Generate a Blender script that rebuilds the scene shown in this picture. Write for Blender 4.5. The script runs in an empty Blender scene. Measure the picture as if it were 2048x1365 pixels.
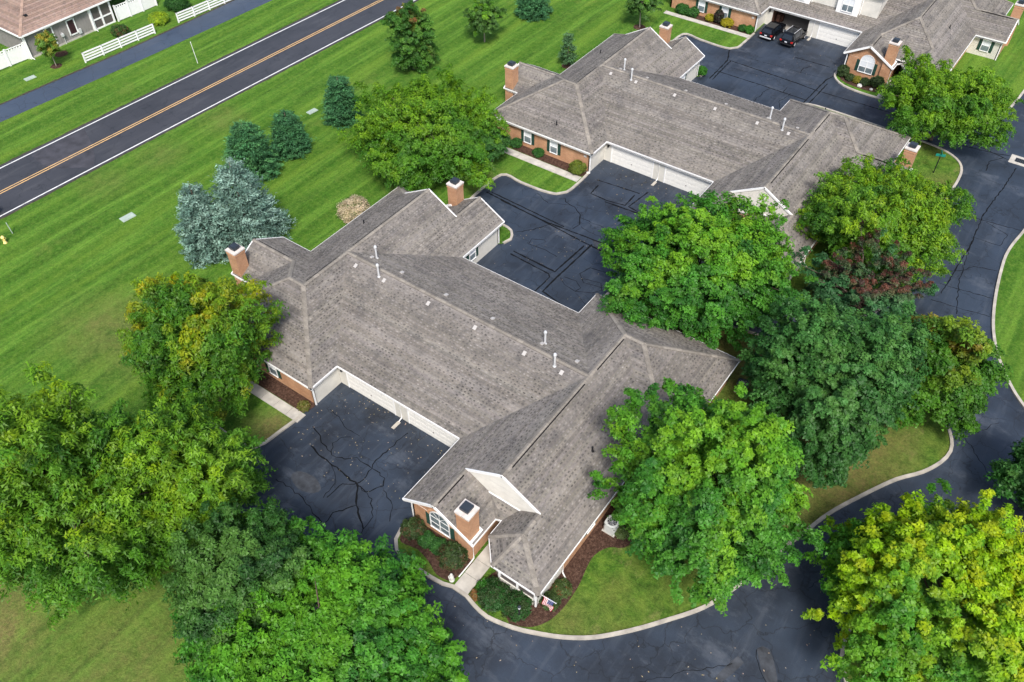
import bpy, bmesh, math, random
import numpy as np
from mathutils import Vector, Matrix
R = math.radians
scene = bpy.context.scene
COL = scene.collection
# ------------------------------------------------------------------ camera, sky, sun, exposure
cam = bpy.data.cameras.new('camera'); camo = bpy.data.objects.new('camera', cam); COL.objects.link(camo)
cam.sensor_width = 36.0; cam.lens = 36.0 * 1694.75 / 2048; cam.clip_start = 0.5; cam.clip_end = 3000
yaw, pitch, roll = -0.626881, 0.806238, -0.005367
_f = Vector((math.sin(yaw)*math.cos(pitch), math.cos(yaw)*math.cos(pitch), -math.sin(pitch)))
_r = Vector((math.cos(yaw), -math.sin(yaw), 0)); _u = _r.cross(_f)
_r2 = _r*math.cos(roll) + _u*math.sin(roll); _u2 = _u*math.cos(roll) - _r*math.sin(roll)
camo.matrix_world = Matrix(((_r2.x, _u2.x, -_f.x, 32.9816), (_r2.y, _u2.y, -_f.y, -38.1595), (_r2.z, _u2.z, -_f.z, 54.8061), (0, 0, 0, 1)))
scene.camera = camo
SUN_EL, SUN_AZ = R(52), R(140)          # azimuth clockwise from +Y
world = bpy.data.worlds.new('World'); scene.world = world; world.use_nodes = True
wn = world.node_tree.nodes; sky = wn.new('ShaderNodeTexSky'); sky.sky_type = 'NISHITA'; sky.sun_disc = False
sky.sun_elevation = SUN_EL; sky.sun_rotation = SUN_AZ; sky.air_density = 1.0; sky.dust_density = 3.0
wn['Background'].inputs['Strength'].default_value = 0.072
world.node_tree.links.new(sky.outputs[0], wn['Background'].inputs['Color'])
sun = bpy.data.lights.new('sun', 'SUN'); sun.energy = 1.5; sun.angle = R(12); sun.color = (1, .96, .91)
suno = bpy.data.objects.new('sun', sun); COL.objects.link(suno)
_d = Vector((math.sin(SUN_AZ)*math.cos(SUN_EL), math.cos(SUN_AZ)*math.cos(SUN_EL), math.sin(SUN_EL)))
suno.rotation_euler = _d.to_track_quat('Z', 'Y').to_euler(); suno.location = (0, 0, 80)
scene.view_settings.view_transform = 'Standard'; scene.view_settings.look = 'None'
scene.view_settings.exposure = 1.55; scene.view_settings.gamma = 1.0; scene.view_settings.use_curve_mapping = False
scene.render.engine = 'CYCLES'; scene.cycles.max_bounces = 6

# ------------------------------------------------------------------ materials
class NT:
    def __init__(s, name):
        s.m = bpy.data.materials.new(name); s.m.use_nodes = True; s.t = s.m.node_tree; s.b = s.t.nodes['Principled BSDF']
    def n(s, typ, **kw):
        nd = s.t.nodes.new(typ)
        for k, v in kw.items():
            if k.startswith('i_'): nd.inputs[int(k[2:]) if k[2:].isdigit() else k[2:]].default_value = v
            else: setattr(nd, k, v)
        return nd
    def l(s, a, b): s.t.links.new(a, b)
    def coord(s, kind='Object', scale=(1, 1, 1), rot=(0, 0, 0)):
        c = s.n('ShaderNodeTexCoord'); m = s.n('ShaderNodeMapping'); m.inputs['Scale'].default_value = scale; m.inputs['Rotation'].default_value = rot
        s.l(c.outputs[kind], m.inputs['Vector']); return m.outputs[0]
    def noise(s, v, scale, detail=4, rough=.55):
        n = s.n('ShaderNodeTexNoise'); n.inputs['Scale'].default_value = scale; n.inputs['Detail'].default_value = detail; n.inputs['Roughness'].default_value = rough
        s.l(v, n.inputs['Vector']); return n.outputs['Fac']
    def ramp(s, fac, stops):
        r = s.n('ShaderNodeValToRGB'); e = r.color_ramp.elements
        while len(e) < len(stops): e.new(.5)
        for i, (p, c) in enumerate(stops):
            e[i].position = p; e[i].color = (*c, 1) if len(c) == 3 else c
        s.l(fac, r.inputs[0]); return r.outputs[0]
    def mix(s, fac, a, b, typ='MIX'):
        m = s.n('ShaderNodeMix', data_type='RGBA', blend_type=typ)
        for sock, v in ((m.inputs[0], fac), (m.inputs[6], a), (m.inputs[7], b)):
            if isinstance(v, bpy.types.NodeSocket): s.l(v, sock)
            else: sock.default_value = v if not isinstance(v, tuple) else ((*v, 1) if len(v) == 3 else v)
        return m.outputs[2]
    def fin(s, col, rough=.8, bump=None, bs=.3, bd=.02, spec=.4, metal=0):
        if isinstance(col, tuple): s.b.inputs['Base Color'].default_value = (*col, 1)
        else: s.l(col, s.b.inputs['Base Color'])
        s.b.inputs['Roughness'].default_value = rough; s.b.inputs['Specular IOR Level'].default_value = spec; s.b.inputs['Metallic'].default_value = metal
        if bump is not None:
            b = s.n('ShaderNodeBump'); b.inputs['Strength'].default_value = bs; b.inputs['Distance'].default_value = bd
            s.l(bump, b.inputs['Height']); s.l(b.outputs[0], s.b.inputs['Normal'])
        return s.m
def plain(name, col, rough=.6, var=.12, scale=3., spec=.4, metal=0):
    t = NT(name); f = t.noise(t.coord(), scale, 5)
    lo = tuple(c*(1-var) for c in col); hi = tuple(min(1, c*(1+var)) for c in col)
    return t.fin(t.ramp(f, [(.3, lo), (.7, hi)]), rough, None, spec=spec, metal=metal)
def grass_mat(name, stripes, dry, spots=(), dull=(1, 1, 1)):
    t = NT(name); v = t.coord()
    big = t.noise(v, .11, 5, .65); mid = t.noise(v, 1.1, 6, .72); fine = t.noise(v, 6, 4, .75)
    st = t.noise(t.coord('Object', (1, .06, 1), (0, 0, R(-1.5))), 1.3, 4, .6)
    base = t.ramp(st if stripes else mid, [(.32, (.032, .082, .012)), (.5, (.066, .150, .021)), (.68, (.120, .228, .034))])
    if stripes:
        w = t.n('ShaderNodeTexWave', wave_type='BANDS', bands_direction='X', wave_profile='SIN'); w.inputs['Scale'].default_value = .10
        w.inputs['Distortion'].default_value = 2.2; w.inputs['Detail'].default_value = 3; w.inputs['Detail Scale'].default_value = .3
        t.l(t.coord('Object', (1, .22, 1), (0, 0, R(-1.5))), w.inputs['Vector'])
        base = t.mix(t.ramp(w.outputs[1], [(.3, (0, 0, 0)), (.7, (.62, .62, .62))]), base, (.034, .098, .010))
        w2 = t.noise(t.coord('Object', (1, .05, 1), (0, 0, R(-1.5))), .45, 3, .6)
        base = t.mix(t.ramp(w2, [(.5, (0, 0, 0)), (.7, (.6, .6, .6))]), base, (.150, .235, .032))
    m1 = t.mix(t.ramp(mid, [(.45, (0, 0, 0)), (.72, (.6, .6, .6))]), base, (.120, .190, .030))
    m2 = t.mix(t.ramp(big, [(dry, (0, 0, 0)), (dry+.16, (.7, .7, .7))]), m1, (.150, .165, .045))
    m3 = t.mix(t.ramp(t.noise(t.coord('Object', (1, .45, 1)), .42, 7, .75), [(dry+.06, (0, 0, 0)), (dry+.2, (.75, .75, .75))]), m2, (.270, .225, .115))
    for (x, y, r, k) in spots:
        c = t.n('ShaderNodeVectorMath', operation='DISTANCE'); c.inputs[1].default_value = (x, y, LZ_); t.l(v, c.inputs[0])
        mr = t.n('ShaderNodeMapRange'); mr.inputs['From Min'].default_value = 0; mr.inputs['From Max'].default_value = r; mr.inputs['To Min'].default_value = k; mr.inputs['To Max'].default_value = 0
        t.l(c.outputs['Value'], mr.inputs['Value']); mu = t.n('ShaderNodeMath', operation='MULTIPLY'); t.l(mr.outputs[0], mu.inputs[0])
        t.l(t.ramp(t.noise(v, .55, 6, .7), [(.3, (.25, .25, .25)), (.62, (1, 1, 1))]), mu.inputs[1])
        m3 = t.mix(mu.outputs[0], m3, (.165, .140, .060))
    m3 = t.mix(t.ramp(t.noise(v, 2.4, 6, .8), [(.48, (0, 0, 0)), (.66, (.55, .55, .55))]), m3, (.135, .205, .045)); m3 = t.mix(t.ramp(t.noise(t.coord('Object', (1, .5, 1)), 1.7, 6, .8), [(.52, (0, 0, 0)), (.7, (.6, .6, .6))]), m3, (.030, .075, .014))
    m4 = t.mix(.85, m3, t.ramp(fine, [(.28, (.42, .45, .42)), (.72, (1.12, 1.1, 1.1))]), 'MULTIPLY')
    m5 = t.mix(1, m4, tuple(a*d for a, d in zip((1.22, 1.30, 1.1), dull)), 'MULTIPLY')
    return t.fin(m5, .95, fine, .9, .14, spec=.08)
LZ_ = .06
def asphalt_mat(name, c0, c1, c2, patch):
    t = NT(name); v = t.coord()
    a = t.noise(v, .16, 6, .62); b = t.noise(v, 1.3, 5, .7); c = t.noise(v, 22, 3, .7)
    base = t.ramp(a, [(.32, c0), (.62, c1)])
    base = t.mix(t.ramp(b, [(.5, (0, 0, 0)), (.8, (.45, .45, .45))]), base, c1)
    base = t.mix(t.ramp(t.noise(t.coord('Object', (.55, 1, 1)), .34, 7, .72), [(patch, (0, 0, 0)), (patch+.14, (.7, .7, .7))]), base, c2)
    vo = t.n('ShaderNodeTexVoronoi'); vo.inputs['Scale'].default_value = 3.2; t.l(v, vo.inputs['Vector'])
    base = t.mix(t.ramp(vo.outputs['Distance'], [(.03, (.5, .5, .5)), (.06, (0, 0, 0))]), base, (.16, .155, .14))
    dv = t.n('ShaderNodeTexNoise'); dv.inputs['Scale'].default_value = .9; dv.inputs['Detail'].default_value = 4; t.l(v, dv.inputs['Vector'])
    dd = t.n('ShaderNodeVectorMath', operation='SCALE'); dd.inputs['Scale'].default_value = 1.6; t.l(dv.outputs['Color'], dd.inputs[0]); da = t.n('ShaderNodeVectorMath', operation='ADD'); t.l(v, da.inputs[0]); t.l(dd.outputs[0], da.inputs[1])
    ve = t.n('ShaderNodeTexVoronoi', feature='DISTANCE_TO_EDGE'); ve.inputs['Scale'].default_value = .33; t.l(da.outputs[0], ve.inputs['Vector'])
    base = t.mix(t.ramp(ve.outputs['Distance'], [(.006, (.6, .6, .6)), (.014, (0, 0, 0))]), base, tuple(q*.35 for q in c0))
    st = t.noise(t.coord('Object', (1, .12, 1)), 1.4, 5, .65); base = t.mix(t.ramp(st, [(.52, (0, 0, 0)), (.68, (.28, .28, .28))]), base, c2)
    base = t.mix(.7, base, t.ramp(c, [(.3, (.55, .55, .55)), (.7, (1.0, 1.0, 1.0))]), 'MULTIPLY')
    return t.fin(base, .58, c, .35, .01, spec=.5)
M = {}
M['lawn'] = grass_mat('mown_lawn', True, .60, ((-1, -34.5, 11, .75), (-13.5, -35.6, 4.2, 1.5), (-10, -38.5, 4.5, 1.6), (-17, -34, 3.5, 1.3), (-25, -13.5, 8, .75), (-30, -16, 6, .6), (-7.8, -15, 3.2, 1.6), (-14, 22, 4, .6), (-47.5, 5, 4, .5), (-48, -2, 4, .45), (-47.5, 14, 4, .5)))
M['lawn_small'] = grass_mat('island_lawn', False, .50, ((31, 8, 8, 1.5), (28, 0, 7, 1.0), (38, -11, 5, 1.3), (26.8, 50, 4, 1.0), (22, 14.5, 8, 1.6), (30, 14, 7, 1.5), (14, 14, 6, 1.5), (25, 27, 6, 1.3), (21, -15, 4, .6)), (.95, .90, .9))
M['asphalt'] = asphalt_mat('court_asphalt', (.0115, .0160, .0245), (.032, .047, .073), (.095, .110, .135), .55)
M['road'] = asphalt_mat('road_asphalt', (.032, .033, .039), (.048, .049, .057), (.11, .11, .115), .66)
M['path'] = asphalt_mat('path_asphalt', (.040, .058, .092), (.052, .075, .115), (.09, .10, .12), .7)
M['crack'] = plain('crack_sealer', (.0055, .006, .007), .75, spec=.15)
M['kerb'] = plain('kerb_concrete', (.38, .35, .30), .9, .25, 1.2)
M['concrete'] = plain('walk_concrete', (.43, .405, .36), .9, .2, 1.5)
def worn_paint(name, col):
    t = NT(name); f = t.noise(t.coord('Object', (1, .35, 1)), 2.6, 6, .75); return t.fin(t.ramp(f, [(.30, tuple(c*.45+.02 for c in col)), (.48, col)]), .8)
M['paint_white'] = worn_paint('road_paint_white', (.66, .66, .64)); M['paint_yellow'] = worn_paint('road_paint_yellow', (.72, .45, .18))
def mulch_mat():
    t = NT('bark_mulch'); v = t.coord(); f = t.noise(v, 6, 6, .75)
    return t.fin(t.ramp(f, [(.3, (.018, .010, .008)), (.5, (.065, .036, .026)), (.72, (.15, .095, .07))]), .95, f, 1, .08, spec=.1)
M['mulch'] = mulch_mat()
def roof_mat(name, c0, c1, streak):
    t = NT(name); v = t.coord()
    at = t.n('ShaderNodeAttribute', attribute_name='tone')
    big = t.noise(t.coord('Object', (1, 1, .6)), .28, 5, .62); fine = t.noise(v, 14, 3, .7); mid = t.noise(v, 2.6, 4, .7)
    base = t.ramp(big, [(.3, c0), (.68, c1)])
    base = t.mix(.55, base, t.ramp(mid, [(.3, (.62, .62, .66)), (.7, (1.12, 1.08, 1.02))]), 'MULTIPLY')
    base = t.mix(t.ramp(t.noise(t.coord('Object', (1, 1, 1)), .55, 6, .65), [(.52, (0, 0, 0)), (.72, (streak,)*3)]), base, (.075, .073, .076))
    base = t.mix(t.ramp(t.noise(t.coord('Object', (1.6, 1.6, .22)), 1.2, 5, .7), [(.5, (0, 0, 0)), (.7, (.5, .5, .5))]), base, (.10, .096, .092)); base = t.mix(t.ramp(t.noise(t.coord('Object', (2, 2, .3)), 1.5, 4, .6), [(.55, (0, 0, 0)), (.75, (.4, .4, .4))]), base, (.34, .315, .28))
    base = t.mix(1, base, at.outputs['Color'], 'MULTIPLY')
    base = t.mix(.5, base, t.ramp(fine, [(.3, (.6, .6, .6)), (.7, (1.1, 1.1, 1.1))]), 'MULTIPLY')
    return t.fin(base, .92, fine, .4, .01, spec=.2)
M['shingle'] = roof_mat('weathered_shingle', (.176, .163, .146), (.248, .230, .206), .6)
M['brown_shingle'] = roof_mat('brown_shingle', (.265, .185, .150), (.335, .240, .195), .15)
def brick_mat():
    t = NT('tan_brick'); c = t.n('ShaderNodeTexCoord'); g = t.n('ShaderNodeNewGeometry')
    sx = t.n('ShaderNodeSeparateXYZ'); t.l(c.outputs['Object'], sx.inputs[0])
    ad = t.n('ShaderNodeMath', operation='ADD'); t.l(sx.outputs[0], ad.inputs[0]); t.l(sx.outputs[1], ad.inputs[1])
    cb = t.n('ShaderNodeCombineXYZ'); t.l(ad.outputs[0], cb.inputs[0]); t.l(sx.outputs[2], cb.inputs[1])
    b = t.n('ShaderNodeTexBrick'); b.inputs['Scale'].default_value = 1; b.inputs['Brick Width'].default_value = .21; b.inputs['Row Height'].default_value = .075
    b.inputs['Mortar Size'].default_value = .008; b.inputs['Color1'].default_value = (.52, .275, .150, 1); b.inputs['Color2'].default_value = (.43, .215, .112, 1); b.inputs['Mortar'].default_value = (.40, .30, .22, 1)
    t.l(cb.outputs[0], b.inputs['Vector'])
    f = t.noise(c.outputs['Object'], .9, 5, .6)
    col = t.mix(.8, b.outputs['Color'], t.ramp(f, [(.3, (.72, .68, .66)), (.7, (1.2, 1.22, 1.2))]), 'MULTIPLY')
    return t.fin(col, .9, b.outputs['Fac'], .4, -.01, spec=.2)
M['brick'] = brick_mat()
def siding_mat(name, col, period=.13, axis=2):
    t = NT(name); c = t.n('ShaderNodeTexCoord'); sx = t.n('ShaderNodeSeparateXYZ'); t.l(c.outputs['Object'], sx.inputs[0])
    mo = t.n('ShaderNodeMath', operation='MODULO'); mo.inputs[1].default_value = period; ab = t.n('ShaderNodeMath', operation='ABSOLUTE')
    t.l(sx.outputs[axis], ab.inputs[0]); t.l(ab.outputs[0], mo.inputs[0])
    f = t.noise(c.outputs['Object'], .8, 5, .6)
    colr = t.ramp(f, [(.3, tuple(x*.86 for x in col)), (.7, tuple(x*1.06 for x in col))])
    return t.fin(colr, .6, mo.outputs[0], .6, .15, spec=.3)
M['siding'] = siding_mat('cream_siding', (.66, .64, .58))
M['grey_board'] = siding_mat('grey_board_siding', (.25, .235, .225), .4, 1)
M['trim'] = plain('white_trim', (.80, .80, .79), .45, .05)
M['garage'] = plain('garage_door_paint', (.74, .73, .69), .5, .06)
M['shutter'] = plain('green_shutter', (.018, .055, .042), .5)
M['dark'] = plain('dark_void', (.012, .011, .010), .8)
M['garage_floor'] = plain('garage_floor', (.30, .28, .25), .9)
M['brown'] = plain('brown_stuff', (.09, .04, .025), .8, .5)
M['cap_stone'] = plain('chimney_crown', (.58, .53, .49), .8, .15)
M['metal_dark'] = plain('flue_cap_metal', (.035, .045, .058), .45, .2, spec=.6, metal=.3)
M['galv'] = plain('galvanised', (.62, .63, .64), .4, .1, metal=.2)
M['vent'] = plain('vent_metal', (.42, .40, .38), .5, .1)
M['black'] = plain('black_plastic', (.014, .014, .016), .45)
M['door_maroon'] = plain('maroon_door', (.045, .018, .026), .4)
M['window_screen'] = plain('window_screen', (.10, .085, .085), .3, spec=.8)
M['car_black'] = plain('car_paint_black', (.005, .0055, .007), .18, .1, spec=.35)
M['car_green'] = plain('car_paint_green', (.012, .05, .035), .15, .1, spec=.9)
M['tyre'] = plain('tyre_rubber', (.012, .012, .012), .8)
M['chrome'] = plain('chrome', (.75, .75, .76), .2, .05, metal=.9)
M['tail_red'] = plain('tail_red', (.45, .02, .015), .25)
M['plate'] = plain('plate_white', (.75, .76, .80), .4)
M['yellow_paint'] = plain('hydrant_yellow', (.80, .62, .22), .5)
M['utility'] = plain('utility_box', (.33, .40, .34), .6)
M['sign_green'] = plain('sign_green', (.01, .20, .15), .4)
M['flag_red'] = plain('flag_red', (.50, .035, .045), .8)
M['flag_white'] = plain('flag_white', (.80, .78, .78), .8)
M['flag_blue'] = plain('flag_blue', (.03, .045, .16), .8)
M['ac'] = plain('ac_housing', (.52, .54, .52), .5, .08)
M['stone'] = plain('garden_stone', (.55, .54, .50), .8, .3, 6)
M['bark'] = plain('bark', (.10, .075, .055), .9, .4, 5)
M['pale_bark'] = plain('pale_bark', (.28, .24, .20), .9, .3, 5)
def glass_mat():
    t = NT('window_glass'); f = t.noise(t.coord(), .8, 3)
    return t.fin(t.ramp(f, [(.35, (.10, .13, .15)), (.65, (.22, .27, .29))]), .08, None, spec=1.0)
M['glass'] = glass_mat()
M['car_glass'] = plain('car_glass', (.010, .014, .020), .06, .1, spec=.6)
M['blind'] = plain('window_blind', (.68, .71, .74), .5, .06)
def leaf_mat(name, rough=.5, trans=.42):
    t = NT(name); at = t.n('ShaderNodeAttribute', attribute_name='tone')
    t.l(at.outputs['Color'], t.b.inputs['Base Color']); t.b.inputs['Roughness'].default_value = rough; t.b.inputs['Specular IOR Level'].default_value = .3
    tr = t.n('ShaderNodeBsdfTranslucent'); t.l(at.outputs['Color'], tr.inputs['Color'])
    mx = t.n('ShaderNodeMixShader'); mx.inputs[0].default_value = trans
    t.l(t.b.outputs[0], mx.inputs[1]); t.l(tr.outputs[0], mx.inputs[2]); t.l(mx.outputs[0], t.t.nodes['Material Output'].inputs['Surface'])
    return t.m
M['leaf'] = leaf_mat('broad_leaf'); M['needle'] = leaf_mat('needle', .7, .12)

# ------------------------------------------------------------------ mesh helpers
class MB:
    def __init__(s): s.v = []; s.f = []; s.t = []; s.m = []
    def face(s, pts, tone=(1, 1, 1), mi=0):
        i = len(s.v); s.v += [tuple(p) for p in pts]; s.f.append(tuple(range(i, i+len(pts)))); s.t.append(tone); s.m.append(mi)
    def box(s, x0, x1, y0, y1, z0, z1, tone=(1, 1, 1), mi=0):
        i = len(s.v); s.v += [(x0, y0, z0), (x1, y0, z0), (x1, y1, z0), (x0, y1, z0), (x0, y0, z1), (x1, y0, z1), (x1, y1, z1), (x0, y1, z1)]
        for q in ((0, 3, 2, 1), (4, 5, 6, 7), (0, 1, 5, 4), (1, 2, 6, 5), (2, 3, 7, 6), (3, 0, 4, 7)):
            s.f.append(tuple(i+k for k in q)); s.t.append(tone); s.m.append(mi)
    def bar(s, a, b, w, h, up=(0, 0, 1), tone=(1, 1, 1), mi=0, ext=0.):
        a = Vector(a); b = Vector(b); d = (b-a).normalized(); a = a-d*ext; b = b+d*ext; up = Vector(up); sd = d.cross(up)
        if sd.length < 1e-5: sd = d.cross(Vector((1, 0, 0)))
        sd.normalize(); up = sd.cross(d).normalized(); i = len(s.v)
        for p in (a, b):
            for x, y in ((-1, -1), (1, -1), (1, 1), (-1, 1)): s.v.append(tuple(p+sd*(w/2*x)+up*(h/2*y)))
        for q in ((0, 3, 2, 1), (4, 5, 6, 7), (0, 1, 5, 4), (1, 2, 6, 5), (2, 3, 7, 6), (3, 0, 4, 7)):
            s.f.append(tuple(i+k for k in q)); s.t.append(tone); s.m.append(mi)
    def tube(s, pts, rad, n=8, cap=True, tone=(1, 1, 1), mi=0):
        pts = [Vector(p) for p in pts]; rad = rad if isinstance(rad, (list, tuple)) else [rad]*len(pts); i0 = len(s.v)
        for k, p in enumerate(pts):
            d = (pts[min(k+1, len(pts)-1)]-pts[max(k-1, 0)]).normalized()
            a = d.cross(Vector((0, 0, 1)));  a = a if a.length > .05 else d.cross(Vector((1, 0, 0))); a.normalize(); b = d.cross(a)
            for j in range(n): s.v.append(tuple(p+(a*math.cos(2*math.pi*j/n)+b*math.sin(2*math.pi*j/n))*rad[k]))
        for k in range(len(pts)-1):
            for j in range(n):
                s.f.append((i0+k*n+j, i0+k*n+(j+1) % n, i0+(k+1)*n+(j+1) % n, i0+(k+1)*n+j)); s.t.append(tone); s.m.append(mi)
        if cap:
            s.f.append(tuple(i0+j for j in range(n))[::-1]); s.t.append(tone); s.m.append(mi)
            e = i0+(len(pts)-1)*n; s.f.append(tuple(e+j for j in range(n))); s.t.append(tone); s.m.append(mi)
    def lathe(s, prof, c=(0, 0, 0), n=14, mi=0):
        s.tube([(c[0], c[1], c[2]+z) for r, z in prof], [r for r, z in prof], n, mi=mi)
    def build(s, name, mats, parent=None, smooth=False, bevel=0, loc=None):
        me = bpy.data.meshes.new(name); me.from_pydata(s.v, [], s.f)
        for m in (mats if isinstance(mats, (list, tuple)) else [mats]): me.materials.append(m)
        me.polygons.foreach_set('material_index', s.m)
        if any(t != (1, 1, 1) for t in s.t) or True:
            a = me.attributes.new('tone', 'FLOAT_COLOR', 'FACE')
            a.data.foreach_set('color', np.array([(*t, 1) for t in s.t], np.float32).ravel())
        if smooth: me.polygons.foreach_set('use_smooth', [True]*len(s.f))
        me.update()
        o = bpy.data.objects.new(name, me); COL.objects.link(o)
        if parent is not None: o.parent = parent
        if loc: o.location = loc
        if bevel:
            b = o.modifiers.new('bevel', 'BEVEL'); b.width = bevel; b.segments = 2; b.limit_method = 'ANGLE'
        return o
def tag(o, label=None, cat=None, group=None, kind=None):
    for k, v in (('label', label), ('category', cat), ('group', group), ('kind', kind)):
        if v: o[k] = v
    return o
def thing(name, label, cat, loc=(0, 0, 0), rz=0, group=None):
    o = bpy.data.objects.new(name, None); COL.objects.link(o); o.empty_display_size = .3
    o.location = loc; o.rotation_euler = (0, 0, rz); return tag(o, label, cat, group)
def smooth_line(pts, step=.6, closed=False):
    """Catmull-Rom through the points (rounds corners of a kerb line)."""
    out = []; n = len(pts); P = [Vector((*p, 0)) for p in pts]
    for i in range(n-1 if not closed else n):
        p0 = P[max(i-1, 0)] if not closed else P[(i-1) % n]; p1 = P[i]; p2 = P[(i+1) % n]; p3 = P[min(i+2, n-1)] if not closed else P[(i+2) % n]
        L = (p2-p1).length; k = max(1, int(L/step))
        if L > 8: k = 1 if i in (0, n-2) else k
        t1 = (p2-p0)*.5; t2 = (p3-p1)*.5
        m = L/max(t1.length, 1e-6); t1 = t1*min(1, m); m = L/max(t2.length, 1e-6); t2 = t2*min(1, m)
        for j in range(k):
            s = j/k; h = s*s
            q = p1*(2*h*s-3*h+1)+t1*(h*s-2*h+s)+p2*(-2*h*s+3*h)+t2*(h*s-h); out.append((q.x, q.y))
    if not closed: out.append(pts[-1])
    return out
def sheet(name, poly, z, mat, kind='structure'):
    bm = bmesh.new(); vs = [bm.verts.new((x, y, z)) for x, y in poly]; f = bm.faces.new(vs); f.normal_update()
    if f.normal.z < 0: f.normal_flip()
    bmesh.ops.triangulate(bm, faces=[f]); me = bpy.data.meshes.new(name); bm.to_mesh(me); bm.free(); me.materials.append(mat)
    o = bpy.data.objects.new(name, me); COL.objects.link(o); return tag(o, kind=kind)
def kerb(line, w=.26, z0=-.02, z1=.15, name='kerb', mat=None):
    mb = MB(); L = [Vector((*p, 0)) for p in line]; n = len(L); A = []; B = []
    for i, p in enumerate(L):
        d = (L[min(i+1, n-1)]-L[max(i-1, 0)]).normalized(); s = Vector((-d.y, d.x, 0))*(w/2); A.append(p+s); B.append(p-s)
    rng = random.Random(len(line))
    acc = 0; tone = (1, 1, 1)
    for i in range(n-1):
        acc += (L[i+1]-L[i]).length
        if acc > 3: acc = 0; g = rng.uniform(.82, 1.08); tone = (g, g, g)
        q = lambda p, z: (p.x, p.y, z)
        mb.face([q(B[i], z1), q(B[i+1], z1), q(A[i+1], z1), q(A[i], z1)], tone)
        mb.face([q(A[i], z1), q(A[i+1], z1), q(A[i+1], z0), q(A[i], z0)], tone)
        mb.face([q(B[i+1], z1), q(B[i], z1), q(B[i], z0), q(B[i+1], z0)], tone)
    return tag(mb.build(name, mat or M['kerb']), kind='structure')

# ------------------------------------------------------------------ ground, roads, kerbs
LZ = .06
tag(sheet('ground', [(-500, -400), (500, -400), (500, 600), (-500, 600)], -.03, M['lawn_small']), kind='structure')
sheet('asphalt_court', [(-16, -90), (110, -90), (110, 150), (-16, 150)], 0, M['asphalt'])
edge = [(17.5, -90), (16.5, -33), (15.3, -27.5), (13.2, -25), (10, -24.2), (-6, -24.2), (-12.6, -24.1), (-13.6, -23.2), (-13.6, -18.6), (-12.7, -17.6), (-8.9, -17.6), (-7.8, -17.3), (-7.4, -16.4), (-7.2, -14.5), (-7.0, -12.6), (-7.2, -11.3), (-7.4, -10.5), (-7.4, 10), (-7.2, 14.2)]
edge += [(-6.5, 14.9), (-6.25, 15.9), (-7.0, 17.0), (-8.3, 17.3), (-12.9, 17.3), (-13.6, 18.0), (-13.6, 24.3), (-11.0, 24.4), (-8.3, 24.5), (-6.7, 24.9), (-6.0, 25.8), (-5.85, 27.4), (-5.95, 30.1), (-6.4, 30.6), (-6.5, 32), (-6.5, 52), (-6.2, 55.8)]
edge += [(-5.6, 56.3), (-5.4, 57.2), (-6.1, 58.3), (-7.4, 58.7), (-12, 58.7), (-12.7, 59.4), (-12.7, 65.3), (-10.2, 65.2), (-7.2, 65.0), (-5.7, 65.2), (-5.0, 66.1), (-4.9, 68.5), (-4.9, 71.5)]
W_edge = smooth_line(edge); W_edge += [(-4.9, 150)]
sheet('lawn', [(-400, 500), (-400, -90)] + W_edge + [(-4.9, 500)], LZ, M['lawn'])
def part_line(line, lo, hi):
    return [p for p in line if lo(p) and hi(p)]
def idx(line, pt): return min(range(len(line)), key=lambda i: (line[i][0]-pt[0])**2+(line[i][1]-pt[1])**2)
def sub(line, a, b): return line[idx(line, a):idx(line, b)+1]
kerb(sub(W_edge, (17.5, -90), (-7.0, -12.4))); kerb(sub(W_edge, (-6.5, 14.9), (-5.95, 30.1))); kerb(sub(W_edge, (-5.6, 56.3), (-4.9, 71.2)))
isl1 = [(7.3, 5), (7.25, -14.6), (6.8, -15.1), (6.75, -16), (7.0, -16.9), (7.6, -17.5), (8.6, -17.75), (11.0, -17.75), (12.0, -17.65), (12.7, -17.4), (13.9, -17.4), (14.8, -17.65), (16, -17.8), (17.9, -17.4), (19.3, -16.85), (21, -16), (22.7, -14.8), (24.5, -12.9), (26.0, -11), (27.7, -8.6), (28.8, -6), (30.2, -1.4), (30.9, .6), (31.9, 3.6), (33.4, 6.7), (35, 9.6), (36.4, 11.4), (37.3, 13.2), (37.6, 14.7), (37.3, 16), (36.4, 17.4), (34.5, 18.5), (31, 18.9), (26, 18.8), (22.6, 18.3), (20.2, 17.9), (16.2, 17.3), (9, 17.1), (7.1, 16.8), (6.2, 16), (5.95, 14.6), (6.0, 12.2), (6.6, 11.6), (7.3, 10.6), (7.3, 6)]
i1 = smooth_line(isl1)
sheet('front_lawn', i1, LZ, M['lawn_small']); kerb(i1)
isl2 = [(7.6, 26.5), (7.6, 25.5), (7.9, 24.6), (8.6, 24.0), (10, 23.8), (13.5, 23.9), (19.4, 24.3), (21.7, 24.5), (24.8, 24.7), (26.6, 25.6), (27.5, 27.6), (27.6, 32), (27.6, 47.3), (27.6, 50), (27.6, 52.5), (27.4, 54.4), (26.8, 55.8), (25.7, 56.8), (24.3, 57.4), (22.9, 57.6), (20.8, 57.8), (16, 58), (10, 58.1), (8.3, 57.9), (7.2, 57), (6.9, 55.8), (6.85, 52.6)]
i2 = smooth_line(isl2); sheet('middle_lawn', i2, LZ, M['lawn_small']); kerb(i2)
isl3 = [(8.3, 68.2), (8.2, 66.8), (8.8, 65.6), (10.2, 64.6), (12.5, 64.2), (15.7, 64.2), (23.5, 64.3), (26, 65), (27.6, 67), (28.4, 70.6), (28.9, 76.5), (29.6, 90), (30, 110)]
i3 = smooth_line(isl3); sheet('far_lawn', i3+[(30, 150), (8, 150)], LZ, M['lawn']); kerb(i3)
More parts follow.
